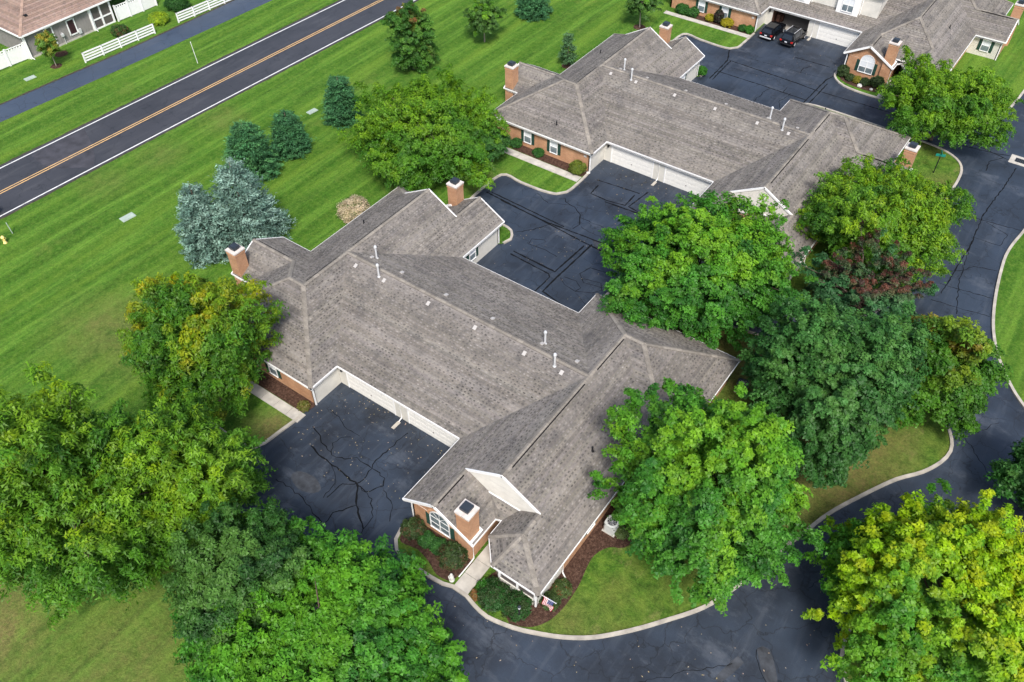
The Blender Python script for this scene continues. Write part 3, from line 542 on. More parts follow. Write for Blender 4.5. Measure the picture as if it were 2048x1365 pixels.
def building(loc, label, single, variant=None):
    B = thing('townhouse_block', label, 'building', (*loc, 0), 0, 'grey roofed townhouse blocks in a row'); rng = random.Random(int(loc[1]*10)+3)
    two = variant == 'two_storey'
    E_ = wing_faces(1, 15.65, 13.26, two); W_ = wing_faces(-1, 13.55, 11.25, two)
    S1 = [(-12.6, 0, HR), (-6.5, -8.42, HE), (6.5, -8.42, HE), (12.6, 0, HR)]; S2 = [(-x, -y, z) for x, y, z in S1]
    faces = E_['F']+W_['F']+([S1, S2])
    mb = MB()
    for f in faces:
        o, a, s, n = frame_of(f); c = [Vector(p) for p in f]
        nn = Vector((0, 0, 0))
        for i in range(len(c)): nn += c[i].cross(c[(i+1) % len(c)])
        mb.face(c if nn.z > 0 else c[::-1])
    roof = mb.build('roof', M['shingle'], B)
    mb = MB()
    for f in faces: shingle_face(mb, f, rng, *((.27, .36) if single else (.32, .44)))
    tag(mb.build('shingle', M['shingle'], roof), kind='stuff')
    caps = E_['caps']+W_['caps']+[((-12.6, 0, HR), (12.6, 0, HR))]
    caps_along(caps, roof, rng, single, M['shingle'], .56 if single else .6)
    foot = E_['foot']+W_['foot']
    bm = bmesh.new(); f = bm.faces.new([bm.verts.new((x, y, HE-.30)) for x, y in foot]); f.normal_update()
    if f.normal.z > 0: f.normal_flip()
    bmesh.ops.triangulate(bm, faces=[f]); me = bpy.data.meshes.new('soffit'); bm.to_mesh(me); bm.free(); me.materials.append(M['trim']); so = bpy.data.objects.new('soffit', me); COL.objects.link(so); so.parent = B
    # gutters along eaves and boards along rakes: each run its own piece
    runs = E_['eaves']+W_['eaves']+[[(-6.5, -8.42, HE), (6.5, -8.42, HE)], [(6.5, 8.42, HE), (-6.5, 8.42, HE)]]
    for r_ in runs:
        mb = MB(); c = Vector((0, 0, -.06))
        for a, b in zip(r_[:-1], r_[1:]): mb.bar(Vector(a)+c, Vector(b)+c, .13, .15, ext=.065)
        mb.build('gutter', M['trim'], B)
    for r_ in E_['rakes']+W_['rakes']:
        mb = MB()
        for a, b in zip(r_[:-1], r_[1:]):
            mb.bar(Vector(a)-Vector((0, 0, .085)), Vector(b)-Vector((0, 0, .085)), .10, .24, ext=.03)
        mb.build('rake_board', M['trim'], B)
    # walls
    wb, ws = 'brick_wall', 'siding_wall'; ZT = HE-.26
    def wall(mb, x0, y0, x1, y1, z0=0, z1=ZT, top=None, th=.2):
        nm = mb; mb = MB(); d = Vector((x1-x0, y1-y0, 0)).normalized(); n = Vector((d.y, -d.x, 0)); a = Vector((x0, y0, 0)); b = Vector((x1, y1, 0))
        ai, bi = a-n*th, b-n*th; z = Vector((0, 0, 1))
        up = [b+z*z1]+([Vector(t) for t in top] if top else [])+[a+z*z1]; upi = [bi+z*z1]+([Vector(t)-n*th for t in top] if top else [])+[ai+z*z1]
        mb.face([a+z*z0, b+z*z0]+up); mb.face(([ai+z*z0, bi+z*z0]+upi)[::-1])
        for k in range(len(up)-1): mb.face([up[k], upi[k], upi[k+1], up[k+1]])
        mb.face([a+z*z0, a+z*z1, ai+z*z1, ai+z*z0]); mb.face([b+z*z1, b+z*z0, bi+z*z0, bi+z*z1]); mb.build(nm, M['brick' if nm == 'brick_wall' else 'siding'], B)
    for s, yn, D in ((1, 15.65, E_), (-1, 13.55, W_)):
        q = lambda x, y: (s*x, s*y)
        def w(mb, a, b, **k):
            if 'top' in k: k['top'] = [(s*p[0], s*p[1], p[2]) for p in k['top']]
            wall(mb, *q(*a), *q(*b), **k)
        w(ws, (6.9, 11.1), (6.9, 8.06)); w(wb, (20.0, 11.1), (6.9, 11.1)); w(wb, (20.0, 5.3), (20.0, 11.1)); w(wb, (22.1, 5.3), (20.0, 5.3))
        w(wb, (22.1, -.33), (22.1, 5.3), top=[(22.1, 5.3, HE+.1), (22.1, 2.49, ZX-.1), (22.1, -.33, HE+.1)])
        w(ws, (18.3, -.33), (22.1, -.33)); w(wb, (18.3, -min(12.0, yn-2.2)), (18.3, -.33)); w(ws, (18.3, -(yn-.38)), (18.3, -min(12.0, yn-2.2)))
        w(wb, (12.5, -14.72), (12.5, -8.4)); w(wb, (6.9, -14.72), (12.5, -14.72), z1=ZT, top=[(12.5, -14.72, 2.5), (9.4, -14.72, HL-.1), (6.9, -14.72, HE+.1)]); w(ws, (6.9, -8.06), (6.9, -14.72))
        # porch: knee wall, posts, dark screened openings
        ys = yn-.38; w(ws, (15.2, -ys), (18.3, -ys), z1=.85); w(ws, (13.8, -(yn-1.58)), (15.2, -ys), z1=.85)
        w(ws, (13.8, -11.0), (13.8, -(yn-1.58)), z1=ZT)
        for x in (15.2, 16.72, 18.2):
            pm = MB(); pm.box(*sorted((s*x-.07, s*x+.07)), *sorted((s*-ys-.02, s*-(ys-.16))), .85, ZT); pm.build('porch_post', M['trim'], B)
        for x0, x1 in ((15.3, 16.64), (16.8, 18.1)):
            pm = MB(); pm.box(*sorted((s*x0, s*x1)), *sorted((s*-(ys-.06), s*-(ys-.1))), .87, ZT); pm.build('porch_screen', M['window_screen'], B)
        if not two:      # white gable wall with lapped boards above the lower roofs
            gb = MB(); k = 0; z = D['zc']-.3
            def hw(z): return 3.2*(HR-z)/(HR-HL) if z > HL else (12.6-max(9.4, 12.6-(3.2-(HL-z)/P)) if True else 0)
            while z < HR-.05:
                z1 = min(z+.16, HR-.02); w0 = hw(z+.0) if z > HL else None
                xa0, xb0 = (12.6-hw(z), 12.6+hw(z)) if z > HL else (9.4+(HL-z)/P, 15.8-(HL-z)/.69)
                xa1, xb1 = (12.6-hw(z1), 12.6+hw(z1)) if z1 > HL else (9.4+(HL-z1)/P, 15.8-(HL-z1)/.69)
                y0, y1 = -11.275, -11.25; g_ = rng.uniform(.96, 1.03)
                gb.face([(s*xa0, s*y0, z), (s*xb0, s*y0, z), (s*xb1, s*y1, z1), (s*xa1, s*y1, z1)], (g_, g_, g_)); gb.face([(s*xa0, s*y0, z), (s*xa0, s*y1, z), (s*xb0, s*y1, z), (s*xb0, s*y0, z)], (.8, .8, .8)); z = z1
            tag(gb.build('gable_siding', M['siding'], B), kind='stuff')
            rb = MB(); G = Vector((s*12.6, s*-11.30, HR-.03))
            for e in ((9.4, HL), (15.8, HL)): rb.bar(G, (s*e[0], s*-11.30, e[1]-.03), .10, .20, ext=.04)
            rb.bar((s*D['xw'], s*-11.30, D['zc']+.05), (s*D['xp'], s*-11.30, D['zc']+.05), .06, .08, ext=.1)
            rb.build('gable_trim', M['trim'], B)
    for s in (1, -1):
        for (a, b) in (((-6.9, -8.05), (-5.95, -8.05)), ((-.75, -8.05), (.75, -8.05)), ((5.95, -8.05), (6.9, -8.05))):
            wall(ws, s*a[0], s*a[1], s*b[0], s*b[1], z1=ZT)
        wall(ws, s*-6.0, s*-8.05, s*6.0, s*-8.05, z0=2.2, z1=ZT)
    # corner boards at the garage corners
    for s in (1, -1):
        for x, y in ((-6.88, -11.08), (6.9, -14.7), (18.28, -15.25 if s > 0 else -13.15), (22.08, -.35)):
            cb = MB(); cb.box(s*x-.06, s*x+.06, s*y-.06, s*y+.06, 0, ZT); cb.build('corner_board', M['trim'], B)
    for s in (1, -1):
        ang = 0 if s > 0 else math.pi
        for x in (-3.35, 3.35):
            if two and s > 0 and x < 0: continue
            garage_door(B, s*x, s*-8.02, ang, 5.1, 2.15)
        window(B, s*9.55, s*-14.74, ang, 1.75, 1.45, .75, True, True, True, shade=(loc[1] > 50))
        for x in (-15.2, -11.65): window(B, s*x, s*-11.11, ang, .95, 1.62, .68)
        window(B, s*18.31, s*-8.3, ang+math.pi/2, .95, 1.4, .9); window(B, s*6.88, s*-10.4, ang-math.pi/2, .95, 1.4, .9)
        window(B, s*20.3, s*-.35, ang, 1.0, 1.5, .8)
        chimney(B, s*11.95, s*-14.45, 5.45); (None if single and s > 0 else chimney(B, s*21.8, s*5.05, 5.55))
        fl = MB(); fl.bar((s*12.1, s*-13.86, 3.02), (s*12.72, s*-13.86, 2.7), .1, .2); fl.bar((s*12.62, s*-13.9, 2.62), (s*12.62, s*-15.05, 2.62), .16, .12); fl.build('flashing', M['trim'], B)
        dn = MB(); dn.tube([(s*12.74, s*-15.05, 2.36), (s*12.62, s*-14.86, 2.1), (s*12.62, s*-14.84, .25), (s*12.62, s*-15.2, .16), (s*12.62, s*-16.6, .14)], .05, 6); dn.build('downspout', M['trim'], B)
        dn = MB(); dn.tube([(s*.0, s*-8.4, HE-.1), (0, s*-8.12, HE-.4), (0, s*-8.12, .25), (0, s*-8.5, .12)], .05, 6); dn.build('downspout', M['trim'], B)
        sp = MB(); sp.box(-.15+0, .15, *sorted((s*-8.45, s*-9.3)), .02, .07); sp.build('splash_block', M['kerb'], B)
        dn = MB(); dn.tube([(s*18.75, s*-12.1, HE-.1), (s*18.42, s*-12.1, HE-.4), (s*18.42, s*-12.1, .25), (s*18.8, s*-12.3, .12)], .05, 6); dn.build('downspout', M['trim'], B)
        pl = MB(); pl.box(*sorted((s*-7.7, s*-7.35)), *sorted((s*-11.12, s*-11.16)), 1.75, 2.0); pl.build('number_plaque', M['cap_stone'], B)
        ll = MB(); ll.box(*sorted((s*-6.45, s*-6.3)), *sorted((s*-8.06, s*-8.3)), 1.9, 2.25); ll.build('wall_lamp', M['black'], B)
        # ridge vents: dark-edged raised strips on the wing ridges
        for (a, b, dx, dy) in (((12.6, -.9), (12.6, -10.3), .16, 0), ((12.6, .9), (12.6, 4.9), .16, 0), ((17.9, 2.49), (21.9, 2.49), 0, .16), ((9.4, -11.8), (9.4, -14.7), .16, 0)):
            if two and a[1] == -.9: b = (12.6, -7.6)
            vz = {12.6: HR, 17.9: ZX, 9.4: HL}[a[0]]; vm = MB()
            o_ = .17
            vm.bar((s*(a[0]+(o_ if dx else 0)), s*(a[1]-(o_ if dy else 0)), vz-.02), (s*(b[0]+(o_ if dx else 0)), s*(b[1]-(o_ if dy else 0)), vz-.02), .07, .10)
            vm.build('ridge_vent', M['dark'], roof)
        if not two:
            for k, x in enumerate((-10.9, -7.6, -2.7, 2.2, 7.1, 10.6)):
                vm = MB(); x = s*x
                yy = -.75 if s > 0 else .95; zz = HR-abs(yy)*.416; vm.box(-.12, .12, -.15, .15, .0, .12); vm.face([(-.15, -.19, .12), (.15, -.19, .12), (.15, .19, .15), (-.15, .19, .15)]); vm.face([(-.15, -.19, .12), (-.15, -.19, .09), (.15, -.19, .09), (.15, -.19, .12)])
                o = vm.build('roof_vent', M['vent'], roof); o.location = (x, yy, zz); o.rotation_euler = (math.atan(.416)*(1 if s > 0 else -1), 0, 0)
    if not two:
        for x, y in ((-10.3, 1.25), (-8.3, -.65), (7.7, 1.25), (9.8, -.55)): pipe_tube(B, 'flue_pipe', x, y, HR-abs(y)*.416, 1.25, .085, M['galv'])
    for x, y, z in ((-12.1, -10.0, 3.65), (-16.0, 5.5, 4.3), (15.9, -4.6, 4.4), (11.2, 9.2, 3.95)): pipe_tube(B, 'vent_pipe', x, y, z, .42, .06, M['black'], False)
    if two:   # open garage with its inside, and the upper storey set back over the garages
        gi = MB(); gi.face([(-5.9, -8.0, .02), (-.8, -8.0, .02), (-.8, -1.5, .02), (-5.9, -1.5, .02)]); gi.build('garage_floor', M['garage_floor'], B)
        gi = MB(); gi.face([(-5.9, -1.5, 0), (-.8, -1.5, 0), (-.8, -1.5, 2.4), (-5.9, -1.5, 2.4)]); gi.face([(-5.9, -8, 0), (-5.9, -1.5, 0), (-5.9, -1.5, 2.4), (-5.9, -8, 2.4)]); gi.face([(-.8, -1.5, 0), (-.8, -8, 0), (-.8, -8, 2.4), (-.8, -1.5, 2.4)]); gi.build('garage_lining', M['brown'], B)
        gi = MB()
        for x, y, w_, h in ((-5.4, -6.9, .5, 1.3), (-5.3, -6.0, .6, .9), (-4.6, -2.2, .9, 1.1), (-3.2, -2.1, 1.0, .7), (-1.6, -2.2, .8, 1.4)): gi.box(x-w_/2, x+w_/2, y-w_/2, y+w_/2, .02, h)
        tag(gi.build('stored_clutter', M['brown'], B), kind='stuff')
        um = MB(); um.box(-7.2, 7.2, -6.0, 6.0, 3.2, 6.6); um.build('upper_wall', M['siding'], B)
        ur = MB(); ur.face([(-7.7, -6.5, 6.6), (7.7, -6.5, 6.6), (7.7, 0, 9.2), (-7.7, 0, 9.2)]); ur.face([(7.7, 6.5, 6.6), (-7.7, 6.5, 6.6), (-7.7, 0, 9.2), (7.7, 0, 9.2)]); ur.face([(-7.7, -6.5, 6.6), (-7.7, 0, 9.2), (-7.7, 6.5, 6.6)]); ur.face([(7.7, -6.5, 6.6), (7.7, 6.5, 6.6), (7.7, 0, 9.2)]); ur.build('upper_roof', M['shingle'], B)
        for x in (-3.3, 3.3):
            bw = MB(); bw.box(x-1.45, x+1.45, -6.55, -5.95, 3.15, 6.5); bo = bw.build('bay', M['trim'], B)
            f = window(bo, x, -6.57, 0, 1.5, 1.75, 3.9, False, False, True)
            dn = MB(); dn.tube([(x+1.62, -6.1, 6.4), (x+1.62, -6.1, 3.5), (x+1.62, -6.5, 3.35)], .05, 6); dn.build('downspout', M['trim'], B)
    return B
building((0, 0), 'nearest long grey shingle roofed block with white front gable and a court on each side', True)
building((.9, 41.5), 'middle grey shingle roofed block between two asphalt courts, brick end facing the near block', False)
building((1.85, 82.7), 'farthest block, two storeys over an open garage with two black cars parked before it', False, 'two_storey')

# ------------------------------------------------------------------ trees and shrubs
def unit(v): return v/np.maximum(np.linalg.norm(v, axis=-1, keepdims=True), 1e-9)
def leaf_mesh(name, P, T, N, L, W, tone, mat, parent, fold=.25, bend=.3):
    """pointed leaves: P centre, T along, N up; a few leaf-sized faces each."""
    B = unit(np.cross(N, T)); n = len(P); V = np.empty((n, 3, 3), np.float32); L = L[:, None]; W = W[:, None]
    V[:, 0] = P-T*L*.45+B*W*.62; V[:, 1] = P-T*L*.45-B*W*.62-N*W*fold; V[:, 2] = P+T*L*.65-N*L*bend
    me = bpy.data.meshes.new(name); me.vertices.add(n*3); me.vertices.foreach_set('co', V.ravel())
    me.loops.add(n*3); me.loops.foreach_set('vertex_index', np.arange(n*3, dtype=np.int32)); me.polygons.add(n)
    me.polygons.foreach_set('loop_start', np.arange(n, dtype=np.int32)*3); me.polygons.foreach_set('loop_total', np.full(n, 3, np.int32))
    a = me.attributes.new('tone', 'FLOAT_COLOR', 'POINT'); C = np.ones((n, 3, 4), np.float32); C[:, :, :3] = tone[:, None, :]; a.data.foreach_set('color', C.ravel())
    me.materials.append(mat); me.update(calc_edges=True)
    o = bpy.data.objects.new(name, me); COL.objects.link(o); o.parent = parent; return o
def lumpy(D, g, amp, k=7):
    m = np.ones(len(D))
    for _ in range(k):
        d = unit(g.normal(size=3)); f = g.uniform(4, 10); m += amp*np.cos(D@d*f+g.uniform(0, 6.3))/math.sqrt(k)
    return m
LEAF = dict(locust=(.25, .105, .5, .4), maple=(.19, .17, .28, .2), fine=(.19, .115, .3, .3), sprig=(.20, .11, .3, .2))
FIT = {11: (-8.94, -30.12, 6.28, 9.42, 7.34), 12: (-5.18, -24.86, 5.8, 6.96, 5.81), 13: (-13.84, -15.37, 5.02, 7.53, 6.17), 14: (3.56, -26.8, 4.12, 4.95, 4.57), 15: (9.92, -26.25, 7.7, 3.46, 3.65), 16: (-21.67, 21.58, 8.46, 3.95, 3.95), 17: (-15.73, 25.5, 1.56, 1.87, 2.66), 18: (13.4, 17.25, 7.77, 5.63, 4.99), 19: (23.44, 34.34, 8.01, 4.42, 4.24), 20: (26.16, 23.64, 5.34, 4.01, 3.98), 21: (27.99, 10.2, 5.93, 7.11, 5.91), 22: (34.42, 16.85, 3.66, 5.49, 4.9), 23: (24.68, -4.46, 6.17, 7.4, 6.09), 24: (40.21, -1.83, 7.45, 5.39, 4.84), 25: (43.73, 12.84, 2.96, 3.55, 3.7), 26: (22.71, 58.78, 6.17, 4.54, 4.31), 41: (-36.56, 36.68, 2.85, 4.56, 4.3)}
def tree(name, label, cat, x, y, rx, rz, zc, pal, alt=None, altfrac=.2, kind='locust', K=260, per=150, cr=1.0, seed=1, lump=.13, trunk_r=.22, lowcut=-.45, ry=None, altdir=(0, -.2, .6), bark='bark', limb_n=16, group=None, inner=.40, lean=(0, 0), sat=1.0, alt_lo=.0):
    x, y, rx, rz, zc = FIT.get(seed, (x, y, rx, rz, zc)); K, per, cr = (int(K*3.4), int(per*.68), cr*.62) if rx > 4 else (int(K*1.7), int(per*.95), cr*.8); g = np.random.default_rng(seed); ry = ry or rx; t = thing(name, label, cat, (x, y, LZ), 0, group)
    R3 = np.array([rx, ry, rz])
    D = unit(g.normal(size=(K*3, 3))); D = D[D[:, 2] > lowcut][:K]; K = len(D)
    m = lumpy(D, g, lump*1.6); rad = inner+(1.04-inner)*g.random(K)**.6+.10*np.maximum(0, g.normal(size=K)-.8); C = D*(rad*m)[:, None]*R3*.93
    C[:, 2] += zc
    L0, W0, droop, bend = LEAF[kind]
    alt = np.array(alt if alt is not None else pal, float); pal = np.array(pal, float)
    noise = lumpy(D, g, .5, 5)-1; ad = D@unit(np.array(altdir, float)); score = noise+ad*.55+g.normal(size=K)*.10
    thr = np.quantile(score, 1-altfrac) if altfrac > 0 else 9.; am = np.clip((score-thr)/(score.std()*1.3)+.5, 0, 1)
    basec = pal[g.integers(0, len(pal), K)]*g.uniform(.8, 1.2, (K, 1)); altc = alt[g.integers(0, len(alt), K)]*g.uniform(.85, 1.15, (K, 1))
    n = K*per; ci = np.repeat(np.arange(K), per)
    d = unit(g.normal(size=(n, 3))); d[:, 2] = np.abs(d[:, 2])*np.where(g.random(n) < .75, 1, -.6); crk = (cr*g.uniform(.65, 1.25, K))[ci]
    r = crk*g.random(n)**.45; ax_ = unit(D+g.normal(size=(K, 3))*.5)[ci]; off = d*r[:, None]*np.array([1, 1, .5]); off = off*.85+ax_*(np.sum(d*ax_, 1)*r*.75)[:, None]; hr_ = np.hypot(off[:, 0], off[:, 1]); off[:, 2] -= droop*hr_**2/np.maximum(crk, .2)
    Pp = C[ci]+off; Pp[:, 2] = np.maximum(Pp[:, 2], .5)
    outd = unit((Pp-np.array([0, 0, zc]))/R3); N = unit(outd*.45+unit(d)*.35+np.array([0, 0, .55])+g.normal(size=(n, 3))*.42)
    T = unit(d*np.array([1, 1, .15])+g.normal(size=(n, 3))*.55); T = unit(T-N*np.sum(T*N, 1, keepdims=True))
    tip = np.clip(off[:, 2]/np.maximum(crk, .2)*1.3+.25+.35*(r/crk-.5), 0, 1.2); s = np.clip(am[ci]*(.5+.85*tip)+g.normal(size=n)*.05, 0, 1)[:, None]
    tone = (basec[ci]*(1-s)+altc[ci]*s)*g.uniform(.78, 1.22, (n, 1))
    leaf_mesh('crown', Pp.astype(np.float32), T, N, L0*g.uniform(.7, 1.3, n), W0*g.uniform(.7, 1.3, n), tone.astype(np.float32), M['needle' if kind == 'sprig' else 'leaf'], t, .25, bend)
    rg = random.Random(seed); tk = MB(); top = zc+rz*.25; jx, jy = rg.uniform(-.3, .3), rg.uniform(-.3, .3)
    tk.tube([(0, 0, -.1), (0, 0, .25), (jx*.4, jy*.4, top*.4), (jx, jy, top*.7), (jx*.6, jy*1.2, top)], [trunk_r*1.5, trunk_r*1.05, trunk_r*.85, trunk_r*.6, trunk_r*.2], 9); tk.build('trunk', M[bark], t, True)
    lb = MB(); ids = g.permutation(K)[:limb_n]
    for i in ids:
        c = C[i]; b = Vector((jx*.6, jy*.6, top*rg.uniform(.35, .8))); e = Vector(c); mid = (b+e)*.5+Vector((0, 0, .12*(e-b).length)); pts = [b, b*.6+mid*.4+Vector((rg.uniform(-.2, .2), rg.uniform(-.2, .2), 0)), mid, mid*.45+e*.55, e]
        lb.tube(pts, [trunk_r*.42, trunk_r*.34, trunk_r*.24, trunk_r*.15, trunk_r*.05], 6, cap=False)
    if limb_n: tag(lb.build('limbs', M[bark], t, True), kind='stuff')
    return t
LOC = [(.058, .185, .013), (.078, .220, .015), (.048, .155, .014), (.098, .250, .018)]; YEL = [(.23, .37, .010), (.17, .33, .012), (.31, .37, .012)]; YG = [(.13, .29, .015), (.18, .33, .015)]
MAP = [(.042, .175, .018), (.060, .225, .022), (.082, .27, .026), (.034, .145, .020)]; LIME = [(.12, .32, .018), (.18, .38, .020)]
DRK = [(.032, .112, .024), (.042, .145, .028), (.055, .168, .032)]; DKL = [(.070, .21, .045), (.090, .23, .045)]
BLU = [(.135, .235, .185), (.205, .32, .26), (.085, .16, .125)]; PIN = [(.034, .120, .045), (.046, .150, .052), (.062, .180, .058)]
GL = 'trees around the townhouses'
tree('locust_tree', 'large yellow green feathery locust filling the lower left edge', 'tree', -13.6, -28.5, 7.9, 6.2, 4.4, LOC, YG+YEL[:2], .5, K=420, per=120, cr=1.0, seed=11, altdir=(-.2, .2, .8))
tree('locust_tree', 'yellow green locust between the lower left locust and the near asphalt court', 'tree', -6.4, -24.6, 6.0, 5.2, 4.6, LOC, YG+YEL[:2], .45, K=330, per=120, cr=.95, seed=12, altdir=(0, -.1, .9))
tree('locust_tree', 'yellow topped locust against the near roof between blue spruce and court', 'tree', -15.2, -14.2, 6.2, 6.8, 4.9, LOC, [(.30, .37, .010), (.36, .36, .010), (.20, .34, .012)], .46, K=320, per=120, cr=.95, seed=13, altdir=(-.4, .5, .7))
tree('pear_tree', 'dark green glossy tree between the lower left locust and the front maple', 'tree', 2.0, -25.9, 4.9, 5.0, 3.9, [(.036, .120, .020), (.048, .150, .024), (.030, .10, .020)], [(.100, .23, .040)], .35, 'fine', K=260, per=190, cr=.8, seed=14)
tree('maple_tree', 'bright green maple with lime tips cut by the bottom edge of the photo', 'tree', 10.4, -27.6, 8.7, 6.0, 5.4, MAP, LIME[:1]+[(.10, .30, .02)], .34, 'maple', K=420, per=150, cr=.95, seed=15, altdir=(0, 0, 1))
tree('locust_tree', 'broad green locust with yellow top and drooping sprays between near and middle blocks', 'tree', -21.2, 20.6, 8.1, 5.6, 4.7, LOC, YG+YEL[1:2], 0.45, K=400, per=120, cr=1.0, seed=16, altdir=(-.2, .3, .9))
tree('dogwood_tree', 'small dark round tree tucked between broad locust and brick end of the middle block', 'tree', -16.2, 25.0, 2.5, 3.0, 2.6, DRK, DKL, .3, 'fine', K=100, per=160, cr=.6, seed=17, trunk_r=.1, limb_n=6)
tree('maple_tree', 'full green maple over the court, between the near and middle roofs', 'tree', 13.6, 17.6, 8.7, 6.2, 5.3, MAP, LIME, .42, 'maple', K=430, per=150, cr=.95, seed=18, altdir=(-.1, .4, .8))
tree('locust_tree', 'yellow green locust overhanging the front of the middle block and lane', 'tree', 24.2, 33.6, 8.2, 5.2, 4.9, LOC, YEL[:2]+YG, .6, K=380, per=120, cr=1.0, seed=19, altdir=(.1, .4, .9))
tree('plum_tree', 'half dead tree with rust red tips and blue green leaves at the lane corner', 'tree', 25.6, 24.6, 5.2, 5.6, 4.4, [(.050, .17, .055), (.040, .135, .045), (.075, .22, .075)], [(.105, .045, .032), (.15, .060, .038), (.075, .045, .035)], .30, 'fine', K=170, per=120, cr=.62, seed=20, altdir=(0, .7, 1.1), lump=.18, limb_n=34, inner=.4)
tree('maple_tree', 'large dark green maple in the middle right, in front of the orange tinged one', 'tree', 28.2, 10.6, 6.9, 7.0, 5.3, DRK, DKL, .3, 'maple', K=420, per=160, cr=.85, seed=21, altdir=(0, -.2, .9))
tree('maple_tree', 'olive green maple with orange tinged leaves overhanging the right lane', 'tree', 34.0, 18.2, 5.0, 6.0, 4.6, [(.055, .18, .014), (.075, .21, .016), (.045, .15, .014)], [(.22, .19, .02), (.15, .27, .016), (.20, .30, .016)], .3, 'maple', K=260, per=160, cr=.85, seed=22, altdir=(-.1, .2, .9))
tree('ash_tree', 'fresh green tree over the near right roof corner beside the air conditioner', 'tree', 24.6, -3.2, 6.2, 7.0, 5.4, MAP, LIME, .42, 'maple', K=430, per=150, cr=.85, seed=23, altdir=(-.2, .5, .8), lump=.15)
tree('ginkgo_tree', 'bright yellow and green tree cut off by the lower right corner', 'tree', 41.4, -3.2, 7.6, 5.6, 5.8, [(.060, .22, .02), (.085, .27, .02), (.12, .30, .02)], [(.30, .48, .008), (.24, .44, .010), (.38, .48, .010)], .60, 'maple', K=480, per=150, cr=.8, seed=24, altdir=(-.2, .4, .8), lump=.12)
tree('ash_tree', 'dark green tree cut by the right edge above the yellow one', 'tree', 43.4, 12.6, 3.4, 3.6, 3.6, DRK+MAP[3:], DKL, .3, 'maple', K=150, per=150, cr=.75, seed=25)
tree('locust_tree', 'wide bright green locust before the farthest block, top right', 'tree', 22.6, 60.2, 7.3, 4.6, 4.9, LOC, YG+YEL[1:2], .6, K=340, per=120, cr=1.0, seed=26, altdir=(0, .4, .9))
# conifers: whorls of drooping boughs round a straight stem
def conifer(name, label, x, y, r, h, pal, seed, base=.3, shape=.85, dens=1.0, bough=.55, cat='tree'):
    g = np.random.default_rng(seed); t = thing(name, label, cat, (x, y, LZ), 0); Cs = []; Ds = []
    nl = int(h/(.42*max(1, bough/.55)))
    for i in range(nl):
        f = i/nl; z = base+f*(h-base); rr = r*(1-f)**shape*(1 if f > .12 else .8+f*1.7)+.08; k = max(4, int(2*math.pi*rr/bough*dens*.8)); z += g.uniform(-.12, .12)
        for j in range(k):
            a = 2*math.pi*(j+g.random())/k; q = rr*g.uniform(.72, 1.14); Cs.append((math.cos(a)*q, math.sin(a)*q, z-q*.12+g.uniform(-.15, .15))); Ds.append((math.cos(a), math.sin(a)))
            if rr > .9: q *= .62; Cs.append((math.cos(a+.3)*q, math.sin(a+.3)*q, z+.05)); Ds.append((math.cos(a), math.sin(a)))
    C = np.array(Cs); D2 = np.array(Ds); per = 46; K = len(C); ci = np.repeat(np.arange(K), per); n = K*per
    o = g.normal(size=(n, 3))*np.array([.17, .17, .10])*(bough/.55); along = g.uniform(-.5, .35, n); o[:, :2] += D2[ci]*along[:, None]*bough; o[:, 2] -= np.abs(along)*.12
    P_ = C[ci]+o; P_[:, 2] = np.maximum(P_[:, 2], .1); T = unit(np.column_stack([D2[ci]*1.0, np.full(n, .25)])+g.normal(size=(n, 3))*.6); N = unit(np.column_stack([D2[ci]*.5, np.full(n, .8)])+g.normal(size=(n, 3))*.5); N = unit(N-T*np.sum(N*T, 1, keepdims=True))
    pal = np.array(pal); tone = (pal[g.integers(0, len(pal), K)]*g.uniform(.8, 1.25, (K, 1)))[ci]*g.uniform(.65, 1.4, (n, 1))*(1+.45*np.clip(along, -.3, .4))[:, None]
    leaf_mesh('crown', P_.astype(np.float32), T, N, .26*g.uniform(.7, 1.3, n), .09*g.uniform(.8, 1.3, n), tone.astype(np.float32), M['needle'], t, .1, .1)
    tk = MB(); tk.tube([(0, 0, -.1), (0, 0, h*.5), (0, 0, h*.97)], [.05+h*.018, .03+h*.010, .02], 8); tk.build('trunk', M['bark'], t, True)
    return t
conifer('blue_spruce', 'tall silvery blue spruce, the larger and right one of the pair', -27.6, .6, 3.95, 9.6, BLU, 31, shape=.62, bough=.75)
conifer('blue_spruce', 'smaller silvery blue spruce on the left, touching the larger one', -29.6, -2.9, 2.8, 8.4, BLU, 32, shape=.6, bough=.65)
conifer('pine_tree', 'dark green pine directly behind the pair of blue spruces', -36.3, 8.9, 2.9, 6.3, PIN, 33, shape=.45)
conifer('pine_tree', 'dark green pine standing alone, second from the spruces', -35.7, 14.2, 2.1, 5.2, PIN[:2], 34, shape=.42)
conifer('pine_tree', 'dark green pine closest to the broad locust crown', -35.5, 22.4, 2.1, 5.9, PIN[:2], 35, shape=.42)
conifer('pine_tree', 'dark rounded pine at the top edge above the mown lawn', -32.8, 58.2, 2.4, 4.2, PIN[:2], 36, shape=.4)
conifer('young_conifer', 'thin sparse young conifer on the lawn behind the middle block', -20.9, 48.8, 1.0, 4.6, [(.055, .13, .05), (.075, .16, .06)], 37, shape=.7, dens=.6, base=.9)
tree('oak_tree', 'dense egg shaped tree with rusty top beside the road', 'tree', -38.0, 38.0, 3.2, 4.4, 4.3, [(.045, .15, .022), (.062, .185, .026), (.090, .23, .03)], [(.28, .14, .05), (.20, .20, .04), (.20, .28, .03)], .10, 'fine', K=230, per=150, cr=.6, seed=41, altdir=(-.2, .3, 1.2), limb_n=8, lowcut=-.9)
